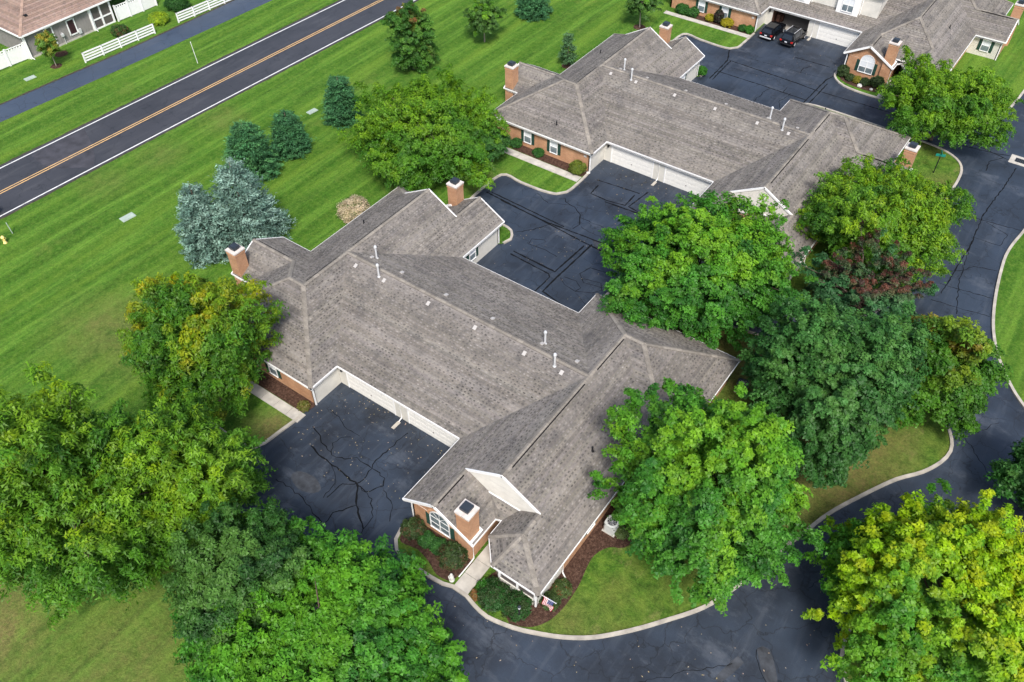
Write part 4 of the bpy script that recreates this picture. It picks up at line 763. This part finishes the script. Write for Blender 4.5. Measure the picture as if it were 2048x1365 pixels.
tree('young_maple', 'young green maple with a bare thin stem on the mown lawn', 'tree', -33.6, 47.8, 2.3, 2.6, 3.5, [(.06, .15, .03), (.08, .18, .035)], LIME, .2, 'fine', K=90, per=120, cr=.55, seed=42, trunk_r=.09, limb_n=6, bark='pale_bark', lowcut=-.7)
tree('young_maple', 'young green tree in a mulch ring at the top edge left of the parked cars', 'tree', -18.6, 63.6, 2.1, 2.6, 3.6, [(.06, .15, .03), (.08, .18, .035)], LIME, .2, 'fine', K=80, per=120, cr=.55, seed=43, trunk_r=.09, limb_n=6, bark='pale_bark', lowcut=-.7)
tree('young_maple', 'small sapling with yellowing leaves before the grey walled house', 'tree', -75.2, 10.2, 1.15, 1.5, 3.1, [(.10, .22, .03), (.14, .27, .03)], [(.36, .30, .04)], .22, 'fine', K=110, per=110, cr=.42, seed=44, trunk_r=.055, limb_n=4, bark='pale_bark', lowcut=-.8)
ring(-18.6, 63.6, .9); ring(-20.9, 48.8, .8); ring(-75.2, 10.2, .75); ring(-77.6, 12.6, .9)
def shrub(name, label, x, y, r, h, pal, seed, kind='sprig', alt=None, af=.2, per=70, group=None):
    """a low shrub: foliage shell down to the ground on short stems."""
    g = np.random.default_rng(seed); t = thing(name, label, 'shrub', (x, y, LZ), 0, group); K = int(60+120*r)
    D = unit(g.normal(size=(K*2, 3))); D = D[D[:, 2] > -.55][:K]; K = len(D); C = D*np.array([r, r, h*.5])*(g.uniform(.78, 1.0, K)*lumpy(D, g, .10))[:, None]; C[:, 2] += h*.5
    ci = np.repeat(np.arange(K), per); n = K*per; P_ = C[ci]+g.normal(size=(n, 3))*np.array([.10, .10, .08])*max(.7, r); P_[:, 2] = np.maximum(P_[:, 2], .03)
    L0, W0, _, bd = LEAF[kind]; L0, W0 = L0*.62, W0*.62
    N = unit(D[ci]*.7+np.array([0, 0, .5])+g.normal(size=(n, 3))*.5); T = unit(g.normal(size=(n, 3))); T = unit(T-N*np.sum(T*N, 1, keepdims=True))
    pal = np.array(pal); al = np.array(alt if alt else pal); tone = (pal[g.integers(0, len(pal), K)]*g.uniform(.8, 1.2, (K, 1)))[ci]; ac = al[g.integers(0, len(al), K)][ci]; sw = (g.random(K) < af)[ci] & (g.random(n) < .8)
    tone = np.where(sw[:, None], ac, tone)*g.uniform(.7, 1.3, (n, 1))
    leaf_mesh('foliage', P_.astype(np.float32), T, N, L0*g.uniform(.7, 1.3, n), W0*g.uniform(.7, 1.3, n), tone.astype(np.float32), M['leaf'], t, .2, bd)
    st = MB()
    for k in range(5):
        a = k*1.26; st.tube([(0, 0, -.05), (math.cos(a)*r*.3, math.sin(a)*r*.3, h*.4), (math.cos(a)*r*.6, math.sin(a)*r*.6, h*.75)], [.03, .02, .01], 5)
    st.build('stem', M['bark'], t); return t
YEW = [(.045, .085, .025), (.06, .10, .03), (.04, .07, .022)]; RST = [(.11, .075, .035)]
GBB = 'round shrubs under the near arched window'
shrub('round_shrub', 'clipped round brownish shrub at the near brick corner by the kerb', 7.75, -15.75, .78, 1.45, YEW, 51, alt=RST, af=.3)
shrub('round_shrub', 'small dark shrub left of two under the near arched window', 9.0, -15.75, .55, .85, DRK, 52)
shrub('round_shrub', 'small dark shrub right of two under the near arched window', 10.05, -15.7, .55, .85, DRK, 53)
shrub('round_shrub', 'largest clipped round shrub by the near downspout and front walk', 11.55, -15.85, .95, 1.6, YEW, 54, alt=RST, af=.3)
shrub('low_hedge', 'wide dark green hedge mound under the porch windows', 15.6, -16.5, 1.05, 1.15, YEW[:1]+DRK[:1], 55)
shrub('low_hedge', 'dark green hedge mound behind the lamp post at the porch', 17.3, -16.2, .95, 1.1, YEW[:1]+DRK[:1], 56)
shrub('flowering_plant', 'leafy green plant with pale blooms beside the front walk', 14.65, -16.35, .42, .8, MAP[:2], 57, 'fine', [(.55, .55, .45)], .06)
shrub('flowering_plant', 'small orange leaved plant beside the front walk by the kerb', 14.5, -17.0, .3, .45, [(.30, .15, .05), (.22, .14, .05)], 58, 'fine')
shrub('bed_plants', 'sprawling green plants along the porch side wall behind the flag', 19.1, -13.2, .62, .55, [(.07, .12, .03), (.09, .14, .04)], 59, 'fine', [(.2, .1, .04)], .1)
shrub('bed_plants', 'low green plants beside the porch side wall nearer the lawn', 18.95, -14.4, .6, .5, [(.06, .11, .03), (.08, .13, .04)], 60, 'fine')
shrub('bed_plants', 'pale green plants below the air conditioner in the mulch', 20.1, -6.8, .55, .5, [(.12, .19, .05), (.15, .2, .08)], 61, 'fine')
shrub('shrub', 'leafy green bush at the brick wall behind the air conditioner', 19.5, -4.6, .95, 1.3, MAP[:2], 62, 'fine')
shrub('golden_shrub', 'yellow green rounded shrub at the brick corner beside the middle garages', -7.0, 29.55, .85, 1.35, [(.13, .19, .025), (.17, .22, .03)], 63, 'fine')
shrub('round_shrub', 'small dark shrub between the two windows of the middle brick end', -12.4, 29.75, .55, .8, DRK, 64)
shrub('round_shrub', 'small dark shrub at the left window of the middle brick end', -15.5, 29.8, .6, .9, DRK, 65)
shrub('plume_grass', 'straw coloured plume grass clump on the lawn edge behind the near roof', -21.6, 9.4, 1.55, 2.0, [(.66, .56, .40), (.58, .48, .33), (.46, .41, .24)], 66, 'fine', [(.14, .20, .06)], .12)
for x, y, r, h, p, lb, s in ((-11.6, 70.9, .55, .9, [(.36, .33, .02)], 'bright yellow shrub left of the dark conical one, far brick wall', 67), (-8.9, 70.75, .75, 1.05, [(.38, .34, .02)], 'bright yellow shrub between the far brick windows by the walk', 68), (-6.6, 70.9, .5, .7, DRK, 'low dark shrub under the far right brick window', 69), (-5.6, 70.9, .55, .9, MAP[:2], 'green shrub at the far brick corner near the parked cars', 70),
    (-10.3, 71.0, .6, 1.9, [(.05, .035, .03), (.04, .05, .03)], 'dark purple conical shrub between two yellow ones', 71), (-14.2, 71, .8, 1.1, DRK, 'dark green shrub at the far left brick window', 72), (-15.9, 70.9, .9, 1.2, DRK+MAP[:1], 'green shrub at the top edge by the far walk', 73),
    (9.1, 66.9, .72, 1.3, YEW, 'round dark shrub left of the far arched window', 74), (13.5, 66.7, .75, 1.3, YEW, 'round dark shrub right of the far arched window', 75), (11.2, 66.4, .5, .7, [(.25, .24, .03)], 'yellowish low shrub under the far arched window', 76), (10.3, 66.4, .5, .7, YEW, 'small dark shrub under the far arched window', 77), (12.2, 66.3, .55, .8, YEW, 'dark green shrub under the far arched window, beside the white stone', 78),
    (-5.6, 56.8, .55, 1.1, MAP[:2], 'spiky green plant in the planted corner behind the middle roof', 79), (-7.4, -12.0, .38, .6, [(.14, .16, .03), (.2, .17, .05)], 'straw green plant in the mulch beside the near side walk', 80), (8.6, 25.6, .7, 1.2, YEW, 'round shrub under the middle arched window', 81)):
    shrub('shrub' if s != 71 else 'conical_shrub', lb, x, y, r, h, p, s, 'fine')
shrub('fountain_grass', 'lime yellow fountain grass between the two white rail fences', -74.2, 25.9, 1.25, 1.3, [(.34, .46, .02), (.25, .40, .03)], 82, 'fine')
shrub('shrub', 'reddish green bush between the grey house and the white rail fence', -75.8, 20.6, 1.1, 1.1, [(.05, .12, .03), (.07, .15, .03)], 83, 'fine', [(.16, .07, .03)], .2)
shrub('shrub', 'dark feathery bush beyond the fountain grass at the top edge', -75.4, 30.2, 1.5, 2.2, DRK, 84, 'fine')

# ------------------------------------------------------------------ cars
def car(name, label, x, y, rz, paint, L=4.75, W=1.92, H=1.74, rails=True):
    """nose toward +Y. Body lofted from cross-sections, then glass, lamps, plate, wheels."""
    t = thing(name, label, 'car', (x, y, .006), rz, 'cars'); h = L/2
    st = [(-h, .42, .78, .86, .86), (-h+.06, .30, .95, .98, .93), (-h+.5, .26, 1.02, 1.06, .97), (-h+1.3, .24, 1.03, 1.06, 1.0), (0, .24, 1.0, 1.03, 1.0), (h-1.75, .24, .98, 1.01, 1.0), (h-1.2, .25, .98, 1.01, .99), (h-.5, .27, .90, .95, .95), (h-.1, .32, .80, .85, .86), (h, .42, .66, .72, .78)]
    mb = MB(); ring_ = []
    for (yy, z0, zb, zt, w) in st:
        ww = w*W/2; ring_.append([(-ww*.92, yy, z0), (-ww, yy, z0+.22), (-ww, yy, zb-.12), (-ww*.93, yy, zt), (ww*.93, yy, zt), (ww, yy, zb-.12), (ww, yy, z0+.22), (ww*.92, yy, z0)])
    for a, b in zip(ring_[:-1], ring_[1:]):
        for k in range(8): mb.face([a[k], a[(k+1) % 8], b[(k+1) % 8], b[k]][::-1])
    mb.face(ring_[0]); mb.face(ring_[-1][::-1]); mb.build('body', paint, t, True, .03)
    gs = [(-h+.10, 1.0, 1.02, .86, .80), (-h+.42, 1.02, H-.10, .90, .66), (-h+.75, 1.02, H, .91, .68), (-.1, 1.0, H+.01, .92, .69), (h-1.95, 1.0, H-.08, .92, .67), (h-1.15, .98, 1.03, .91, .74)]
    mb = MB(); rr = []
    for (yy, z0, z1, w0, w1) in gs: rr.append([(-w0*W/2, yy, z0), (-w1*W/2, yy, z1), (w1*W/2, yy, z1), (w0*W/2, yy, z0)])
    for a, b in zip(rr[:-1], rr[1:]):
        for k in range(3): mb.face([a[k], b[k], b[k+1], a[k+1]])
    mb.build('cabin', paint, t, True, .025)
    def pane(pts, name='window'):
        mb = MB(); mb.face(pts); return mb.build(name, M['car_glass'], t)
    lerp = lambda a, b, k: tuple(a[i]+(b[i]-a[i])*k for i in range(3))
    def quad(p0, p1, p2, p3, m0, m1, off):   # inset quad on a cabin panel
        pts = [lerp(lerp(p0, p1, u), lerp(p3, p2, u), v) for u, v in ((m0, m1), (1-m0, m1), (1-m0, 1-m1), (m0, 1-m1))]
        return [tuple(Vector(p)+Vector(off)) for p in pts]
    pane(quad(rr[0][0], rr[0][3], rr[1][2], rr[1][1], .07, .12, (0, -.03, .025)), 'rear_window'); pane(quad(rr[5][0], rr[5][3], rr[4][2], rr[4][1], .07, .10, (0, .03, .03)), 'windscreen')
    for sg, a, b in ((-1, 0, 1), (1, 3, 2)):
        for i, j, mm in ((1, 2, .10), (2, 3, .05), (3, 4, .05)): pane(quad(rr[i][a], rr[j][a], rr[j][b], rr[i][b], mm, .14, (sg*.03, 0, .008)))
        tl = MB(); tl.box(*sorted((sg*W*.33, sg*W*.475)), -h-.005, -h+.16, .78, .98); tl.build('tail_lamp', M['tail_red'], t, False, .02)
        hd = MB(); hd.box(*sorted((sg*W*.26, sg*W*.42)), h-.22, h+.0, .66, .80); hd.build('headlamp', M['galv'], t, False, .03)
        mr = MB(); mr.box(*sorted((sg*W*.47, sg*W*.575)), h-1.75, h-1.58, .98, 1.13); mr.build('mirror', paint, t, False, .03)
        if rails:
            rl = MB(); rl.bar((sg*W*.31, -h+.7, H+.06), (sg*W*.31, h-2.1, H+.04), .04, .04); rl.build('roof_rail', M['galv'] if paint is not M['car_green'] else M['black'], t)
        for yy in (-h+.92, h-.95):
            w = MB(); r = .36; cx = sg*(W/2-.10); w.tube([(cx-.11, yy, r), (cx-.10, yy, r), (cx+.10, yy, r), (cx+.11, yy, r)], [r-.04, r, r, r-.04], 20); wo = w.build('wheel', M['tyre'], t)
            rm = MB(); ex = cx+sg*.115; rm.tube([(ex-sg*.02, yy, r), (ex, yy, r)], [.24, .22], 16)
            for k in range(5):
                a = k*1.2566; rm.bar((ex+sg*.008, yy, r), (ex+sg*.008, yy+math.cos(a)*.22, r+math.sin(a)*.22), .05, .02, (sg, 0, 0))
            rm.build('rim', M['chrome'], wo)
    pl = MB(); pl.box(-.17, .17, -h-.02, -h+.02, .72, .85); pl.build('number_plate', M['plate'], t)
    bp = MB(); bp.box(-W*.43, W*.43, -h-.07, -h+.12, .42, .58); bp.build('bumper', M['galv'] if rails is None else M['black'], t, False, .03)  # without rails: pale bumper colour stands in for white reflections on it
    return t
car('parked_car', 'black car with silver bumper strip, left of the two before the open garage', -2.75, 72.3, R(-3), M['car_black'], 4.7, 1.88, 1.66, None)
car('parked_suv', 'black car with roof rails, right of the two before the open garage', .25, 72.2, R(-4), M['car_black'], 4.85, 1.95, 1.82, True)
car('passing_car', 'dark green car just entering at the left edge of the road', -53.25, -13.85, R(-2), M['car_green'], 4.6, 1.85, 1.5, True)
# ------------------------------------------------------------------ grey house across the road
hs = thing('grey_house', 'grey board walled house with brown shingle roof beyond the road and path', 'house', (-79.6, 9.5, LZ))
W2, D2, HE2, HR2, OV = 13.1, 15.0, 3.4, 7.6, .45
mb = MB()
def wq(x0, y0, x1, y1, z0=0, z1=HE2-.05): mb.face([(x0, y0, z0), (x1, y1, z0), (x1, y1, z1), (x0, y0, z1)])
wq(0, 0, 0, 9.7); wq(-D2, 0, 0, 0); wq(-D2, W2+6, -D2, 0); mb.build('board_wall', M['grey_board'], hs)
mb = MB(); y = .5                    # battens over the board joints
while y < 9.5: mb.box(0, .035, y-.03, y+.03, 0, HE2-.08); y += .42
x = -.4
while x > -6: mb.box(x-.03, x+.03, -.035, 0, 0, HE2-.08); x -= .42
tag(mb.build('batten', M['grey_board'], hs), kind='stuff')
mb = MB(); mb.box(-.1, .06, -.02, 9.7, 0, .22); mb.build('foundation', M['concrete'], hs)
rf = [[(OV, -OV, HE2), (OV, W2+6, HE2), (-D2/2, W2+6, HR2), (-D2/2, 7.2, HR2)], [(OV, -OV, HE2), (-D2/2, 7.2, HR2), (-D2-OV, -OV, HE2)], [(-D2-OV, -OV, HE2), (-D2/2, 7.2, HR2), (-D2/2, W2+6, HR2), (-D2-OV, W2+6, HE2)]]
mb = MB(); [mb.face(f) for f in rf]; ro = mb.build('roof', M['brown_shingle'], hs)
mb = MB(); rng = random.Random(77); [shingle_face(mb, f, rng, .32, .5, False) for f in rf]; tag(mb.build('shingle', M['brown_shingle'], ro), kind='stuff')
caps_along([((OV, -OV, HE2), (-D2/2, 7.2, HR2)), ((-D2-OV, -OV, HE2), (-D2/2, 7.2, HR2)), ((-D2/2, 7.2, HR2), (-D2/2, W2+6, HR2))], ro, rng, False, M['brown_shingle'])
mb = MB(); mb.box(OV-.02, OV+.12, -OV, W2+6, HE2-.2, HE2); mb.build('gutter', M['trim'], hs); mb = MB(); mb.box(-D2-OV, OV, -OV-.12, -OV+.02, HE2-.2, HE2); mb.build('gutter', M['trim'], hs)
mb = MB(); mb.box(-.12, OV, -OV+.02, W2+6, HE2-.22, HE2-.2); mb.box(-D2, -.12, -OV+.02, .12, HE2-.22, HE2-.2); mb.build('soffit', M['trim'], hs)
for y in (-.02, 9.72): 
    mb = MB(); mb.box(-.12, .12, y-.14, y+.14, 0, HE2-.2); mb.build('corner_board', M['trim'], hs)
for y, yy in ((.02, -.2), (9.75, .2)):
    mb = MB(); mb.tube([(OV-.1, y, HE2-.2), (.2, y, HE2-.5), (.2, y, .2), (.75, y, .12)], .06, 6); mb.build('downspout', M['trim'], hs)
def hwin(y0, y1, z0, z1, mat, name):
    fr = MB(); 
    for a, b in (((0, y0, z0-.06), (0, y0, z1+.06)), ((0, y1, z0-.06), (0, y1, z1+.06)), ((0, y0, z0), (0, y1, z0)), ((0, y0, z1), (0, y1, z1))): fr.bar(a, b, .16, .14, (1, 0, 0))
    f = fr.build(name, M['trim'], hs); f.location.x = .02; p = MB(); p.box(-.02, .03, y0+.06, y1-.06, z0+.06, z1-.06); p.build('pane', mat, f)
hwin(2.9, 4.0, .3, 2.9, M['window_screen'], 'window'); hwin(6.2, 7.3, .75, 2.75, M['door_maroon'], 'window')
sc = MB()
for y in (9.9, 11.35, 12.95): sc.box(-.1, .1, y-.12, y+.12, 0, HE2-.2)
for z in (.0, 1.25, HE2-.4): sc.box(-.08, .08, 9.9, 12.95, z, z+.18)
so_ = sc.build('screen_frame', M['trim'], hs)
for y0, y1 in ((10.02, 11.23), (11.47, 12.83)):
    for z0, z1 in ((.18, 1.25), (1.43, HE2-.4)):
        p = MB(); p.box(-.03, .0, y0, y1, z0, z1); p.build('screen', M['window_screen'], so_)
mb = MB(); mb.face([(-6, W2, 0), (0, W2, 0), (0, W2, HE2-.2), (-6, W2, HE2-.2)]); mb.build('end_wall', M['grey_board'], hs)
gm = MB(); gm.tube([(.2, 5.1, 0), (.2, 5.1, 1.5), (.05, 5.1, 1.6)], .035, 6); gm.box(.08, .35, 4.85, 5.2, 1.15, 1.5); gm.build('gas_meter', M['galv'], hs)
gm = MB(); gm.box(.05, .28, 7.35, 7.75, .55, 1.15); gm.tube([(.15, 7.5, 0), (.15, 7.5, .6)], .03, 6); gm.build('meter_box', M['galv'], hs)
vb = MB(); vb.box(-.15, .15, -.2, .2, 0, .16); o = vb.build('roof_vent', M['black'], ro); o.location = (-1.6, 2.2, 4.6)
# ------------------------------------------------------------------ fences
def rail_fence(label, pts, h=1.4, rails=4):
    f = thing('rail_fence', label, 'fence', (*pts[0], LZ), 0, 'white rail fences along the path'); o = Vector((*pts[0], 0))
    for p in pts:
        q = Vector((*p, 0))-o; m = MB(); m.box(-.075, .075, -.075, .075, 0, h); m.box(-.10, .10, -.10, .10, h, h+.04); m.face([(-.1, -.1, h+.04), (.1, -.1, h+.04), (.1, .1, h+.04), (-.1, .1, h+.04)]); po = m.build('post', M['trim'], f); po.location = q
    for a, b in zip(pts[:-1], pts[1:]):
        for k in range(rails):
            z = .22+k*(h-.32)/(rails-1); m = MB(); m.bar(Vector((*a, z))-o, Vector((*b, z))-o, .05, .19); m.build('rail', M['trim'], f)
rail_fence('white four rail fence before the grey house, between path and sapling', [(-72.85, 13.0), (-72.65, 15.65), (-72.47, 18.27), (-72.3, 20.9), (-72.12, 23.5)])
rail_fence('white four rail fence beyond the fountain grass, cut by the top edge', [(-72.0, 27.5), (-71.75, 30.1), (-71.6, 32.7), (-71.4, 35.3), (-71.2, 37.9), (-71.0, 40.5)])
def vinyl_fence(label, pts, h=2.15):
    f = thing('panel_fence', label, 'fence', (*pts[0], LZ), 0, 'white solid panel fences'); o = Vector((*pts[0], 0))
    for p in pts:
        m = MB(); m.box(-.09, .09, -.09, .09, 0, h+.05); m.box(-.11, .11, -.11, .11, h+.05, h+.10); po = m.build('post', M['trim'], f); po.location = Vector((*p, 0))-o
    for a, b in zip(pts[:-1], pts[1:]):
        A = Vector((*a, 0))-o; B_ = Vector((*b, 0))-o; z = lambda k: Vector((0, 0, k)); m = MB()
        m.bar(A+z((h-.35)/2+.05), B_+z((h-.35)/2+.05), .04, h-.4); po = m.build('panel', M['trim'], f)
        m = MB(); m.bar(A+z(h-.02), B_+z(h-.02), .07, .10); m.bar(A+z(h-.34), B_+z(h-.34), .07, .08); m.build('rail', M['trim'], f)
        n = max(2, int((B_-A).length/.32)); m = MB()
        for k in range(n):
            p = A.lerp(B_, (k+.5)/n); d = (B_-A).normalized(); m.bar(p-d*.09+z(h-.19), p+d*.09+z(h-.19), .03, .24)
        tag(m.build('picket', M['trim'], f), kind='stuff')
vinyl_fence('white solid fence panels left of the grey house at the left edge', [(-80.6, 1.7), (-80.3, 4.1), (-80.1, 6.8), (-79.9, 9.3)])
vinyl_fence('white solid fence panels right of the grey house at the top edge', [(-79.3, 22.9), (-79.15, 24.9), (-79.0, 26.9), (-79.0, 29.2)])
# ------------------------------------------------------------------ small things on the lawns and lanes
def lid(label, x, y, rz, w=1.5, d=1.0, mat='utility'):
    t = thing('utility_lid', label, 'utility cover', (x, y, LZ), rz, 'utility covers in the grass'); m = MB(); m.box(-w/2, w/2, -d/2, d/2, -.05, .07); m.build('frame', M['utility'], t, False, .02)
    m = MB(); m.box(-w/2+.07, -.01, -d/2+.07, d/2-.07, .07, .10); m.box(.01, w/2-.07, -d/2+.07, d/2-.07, .07, .10); m.build('cover', M[mat], t)
lid('pale utility cover in the lawn left of the blue spruces', -40.9, -4.4, R(85), 1.5, .9); lid('pale utility cover in the lawn between two dark pines', -40.0, 21.6, R(85), 1.3, .75); lid('pale utility cover in the grass below the left fence panels', -75.2, 6.4, R(85), 1.4, .8)
t = thing('marker_pole', 'thin white pole leaning in the verge between path and road', 'pole', (-60.7, 21.4, LZ)); m = MB(); m.tube([(0, 0, -.1), (-.12, -.1, 2.9)], [.035, .028], 7); m.build('pole', M['trim'], t); m = MB(); m.tube([(-.12, -.1, 2.86), (-.125, -.104, 2.96)], .055, 7); m.build('pole_cap', M['trim'], t)
t = thing('fire_hydrant', 'yellow fire hydrant at the left edge near the road', 'hydrant', (-47.5, -14.2, LZ)); m = MB(); m.lathe([(.20, 0), (.20, .06), (.14, .08), (.14, .62), (.19, .64), (.19, .70), (.16, .78), (.09, .88), (.03, .92)], n=14); m.build('barrel', M['yellow_paint'], t, True)
for a in (0, 90, 180):
    m = MB(); c, s = math.cos(R(a)), math.sin(R(a)); m.tube([(c*.12, s*.12, .5), (c*.24, s*.24, .5)], .075, 8); m.build('nozzle', M['yellow_paint'], t)
t = thing('marker_post', 'short pale green post beside the hydrant at the left edge', 'post', (-48.3, -12.9, LZ)); m = MB(); m.tube([(0, 0, -.1), (-.05, -.05, 1.3)], .05, 8); m.build('post', M['utility'], t); m = MB(); m.tube([(-.05, -.05, 1.3), (-.052, -.052, 1.4)], [.06, .03], 8); m.build('post_cap', M['utility'], t)
t = thing('street_sign', 'small green street sign on black post beside the middle end chimney', 'sign', (25.0, 52.2, LZ), R(20)); m = MB(); m.tube([(0, 0, -.1), (0, 0, 2.15)], .06, 8); m.build('post', M['black'], t); m = MB(); m.box(-.5, .5, -.02, .02, 2.12, 2.42); m.build('sign_board', M['sign_green'], t, False, .01); m = MB(); m.box(-.02, .02, -.45, .45, 2.44, 2.70); m.build('sign_board', M['sign_green'], t, False, .01)
t = thing('storm_drain', 'concrete storm drain pad with dark grate in the lane at the right edge', 'drain', (32.2, 60.2, 0)); m = MB(); m.box(-1.05, 1.1, -.95, .9, -.02, .022); m.build('pad', M['concrete'], t); m = MB(); m.box(-.5, .62, -.45, .42, .022, .03); m.build('pit', M['dark'], t); m = MB()
for k in range(7): m.box(-.5+k*.18, -.42+k*.18, -.45, .42, .031, .045)
tag(m.build('grate_bar', M['metal_dark'], t), kind='stuff')
t = thing('lamp_post', 'short black lamp post with glass head in the porch hedge bed', 'lamp post', (17.95, -16.75, LZ)); m = MB(); m.tube([(0, 0, -.1), (0, 0, .1), (0, 0, 1.75)], [.09, .07, .055], 10); m.build('post', M['black'], t); m = MB(); m.lathe([(.05, 1.75), (.09, 1.80), (.11, 1.98), (.08, 2.03)], n=10); m.build('lantern', M['blind'], t); m = MB(); m.lathe([(.13, 2.03), (.08, 2.12), (.02, 2.18)], n=10); m.build('lantern_cap', M['metal_dark'], t)
def ac_unit(label, x, y, rz, mat, s=1.0, h=.95):
    t = thing('air_conditioner', label, 'air conditioner', (x, y, LZ), rz); m = MB(); w = .46*s; c = .14; o8 = [(-w+c, -w), (w-c, -w), (w, -w+c), (w, w-c), (w-c, w), (-w+c, w), (-w, w-c), (-w, -w+c)]
    for i in range(8):
        a, b = o8[i], o8[(i+1) % 8]; m.face([(*a, .06), (*b, .06), (*b, h), (*a, h)])
    N_ = 16; cir = [(math.cos(2*math.pi*k/N_)*w*.76, math.sin(2*math.pi*k/N_)*w*.76) for k in range(N_)]
    for k in range(N_):                                   # top deck with a round opening
        a, b = cir[k], cir[(k+1) % N_]; q = lambda p: max(min(p, w), -w)
        def edge_(p):
            kx = w/max(abs(p[0]), abs(p[1])); e = (p[0]*kx, p[1]*kx); lim = 2*w-c
            if abs(e[0])+abs(e[1]) > lim: f_ = lim/(abs(e[0])+abs(e[1])); e = (e[0]*f_, e[1]*f_)
            return e
        m.face([(*a, h+.02), (*edge_(a), h), (*edge_(b), h), (*b, h+.02)]); m.face([(*a, h+.02), (*b, h+.02), (*b, h-.15), (*a, h-.15)])
    m.build('housing', mat, t)
    m = MB(); m.box(-w+.03, w-.03, -w+.03, w-.03, h-.22, h-.16); m.build('fan_well', M['dark'], t)
    m = MB(); m.lathe([(.10, h-.15), (.10, h-.06), (.04, h-.03)], n=10)
    for k in range(4):
        a = k*math.pi/2+.4; m.face([(math.cos(a-.12)*.1, math.sin(a-.12)*.1, h-.12), (math.cos(a-.3)*w*.7, math.sin(a-.3)*w*.7, h-.13), (math.cos(a+.3)*w*.7, math.sin(a+.3)*w*.7, h-.07), (math.cos(a+.2)*.1, math.sin(a+.2)*.1, h-.08)])
    m.build('fan', M['metal_dark'], t)
    m = MB()
    for r in (.3, .5, .72):
        cc = [(math.cos(2*math.pi*k/16)*w*r, math.sin(2*math.pi*k/16)*w*r, h+.025) for k in range(17)]; m.tube(cc, .008, 4, cap=False)
    for k in range(8): m.bar((0, 0, h+.03), (math.cos(k*.785)*w*.76, math.sin(k*.785)*w*.76, h+.022), .012, .012)
    tag(m.build('grille_wire', M['galv'], t), kind='stuff')
    m = MB(); m.box(-w-.04, w+.04, -w-.04, w+.04, -.03, .06); m.build('pad', M['concrete'], t)
ac_unit('pale grey air conditioner with round fan top in the mulch by the brick wall', 19.35, -7.0, 0, M['ac'], 1.05, 1.0)
ac_unit('dark air conditioner beyond the right roof corner, half under the dark maple', 21.3, 11.0, .2, M['metal_dark'], 1.0, .9)
t = thing('garden_statue', 'small pale garden statue at the kerb end of the front walk', 'statue', (12.35, -17.05, LZ)); m = MB(); m.lathe([(.20, 0), (.20, .08), (.14, .12), (.14, .2)], n=10); m.build('plinth', M['stone'], t); m = MB(); m.lathe([(.13, .2), (.17, .28), (.15, .42), (.17, .52), (.09, .60), (.06, .64), (.10, .70), (.11, .78), (.07, .86), (.01, .88)], n=12); m.tube([(.14, 0, .52), (.2, -.1, .4), (.05, -.17, .38)], .045, 6); m.tube([(-.14, 0, .52), (-.2, -.1, .4), (-.05, -.17, .38)], .045, 6); m.build('figure', M['stone'], t, True)
def rock(label, x, y, r, seed):
    t = thing('garden_stone', label, 'stone', (x, y, LZ), 0, 'pale stones in the beds'); bm = bmesh.new(); bmesh.ops.create_icosphere(bm, subdivisions=2, radius=r); g2 = random.Random(seed)
    for v in bm.verts: v.co *= g2.uniform(.82, 1.12); v.co.z *= .62; v.co.z += r*.3
    me = bpy.data.meshes.new('stone_body'); bm.to_mesh(me); bm.free(); me.materials.append(M['stone']); o = bpy.data.objects.new('stone_body', me); COL.objects.link(o); o.parent = t
rock('pale stone under the far arched window near the kerb', 11.8, 65.6, .33, 1); rock('small pale stone at the far walk under the arched window bed', 13.3, 65.6, .22, 2); rock('white stone at the kerb corner left of the far arched window', 8.25, 68.4, .25, 3); rock('white stone at the middle brick corner beside the golden shrub', -5.95, 30.1, .22, 4); rock('pale stone under the near porch eave in the mulch', 15.35, -15.95, .14, 5)
# flag on a pole from the porch corner
fx, fy, fz = 18.62, -15.3, 2.15
t = thing('flag', 'striped flag with starred blue corner hanging from the porch corner', 'flag', (fx, fy, fz)); m = MB(); m.tube([(-.35, .12, -.12), (1.25, .0, .32)], .022, 6); m.build('flag_pole', M['trim'], t); m = MB(); m.tube([(1.25, 0, .32), (1.30, 0, .335)], [.05, .03], 8); m.build('finial', M['galv'], t)
def fp(u, v):      # u along the pole, v down the cloth
    s = .10*math.sin(v*7+u*3)*(.3+v); return (.18+u*.95*(1-.25*v)+.10*v+s*.5, .09-.06*u+s-.25*v*.3, .05+u*.26*(1-v*.5)-v*1.25)
cloth = MB()
NS = 13
for k in range(NS):
    for j in range(14):
        u0, u1, v0, v1 = k/NS, (k+1)/NS, j/14, (j+1)/14; blue = k >= 6 and j < 6
        cloth.face([fp(u0, v0), fp(u1, v0), fp(u1, v1), fp(u0, v1)], mi=2 if blue else (0 if k % 2 == 0 else 1))
co = cloth.build('cloth', [M['flag_red'], M['flag_white'], M['flag_blue']], t, True)
stm = MB()
for k in range(5):
    for j in range(4):
        u, v = .52+k*.09, .05+j*.1; p = Vector(fp(u, v)); a_ = Vector(fp(u+.02, v))-p; b_ = Vector(fp(u, v+.02))-p; n_ = a_.cross(b_).normalized()
        for sg in (1, -1):
            pts = [p+n_*.006*sg+(a_.normalized()*math.cos(q*math.pi/5)+b_.normalized()*math.sin(q*math.pi/5))*(.030 if q % 2 == 0 else .013) for q in range(10)]; stm.face(pts)
tag(stm.build('star', M['flag_white'], co), kind='stuff')
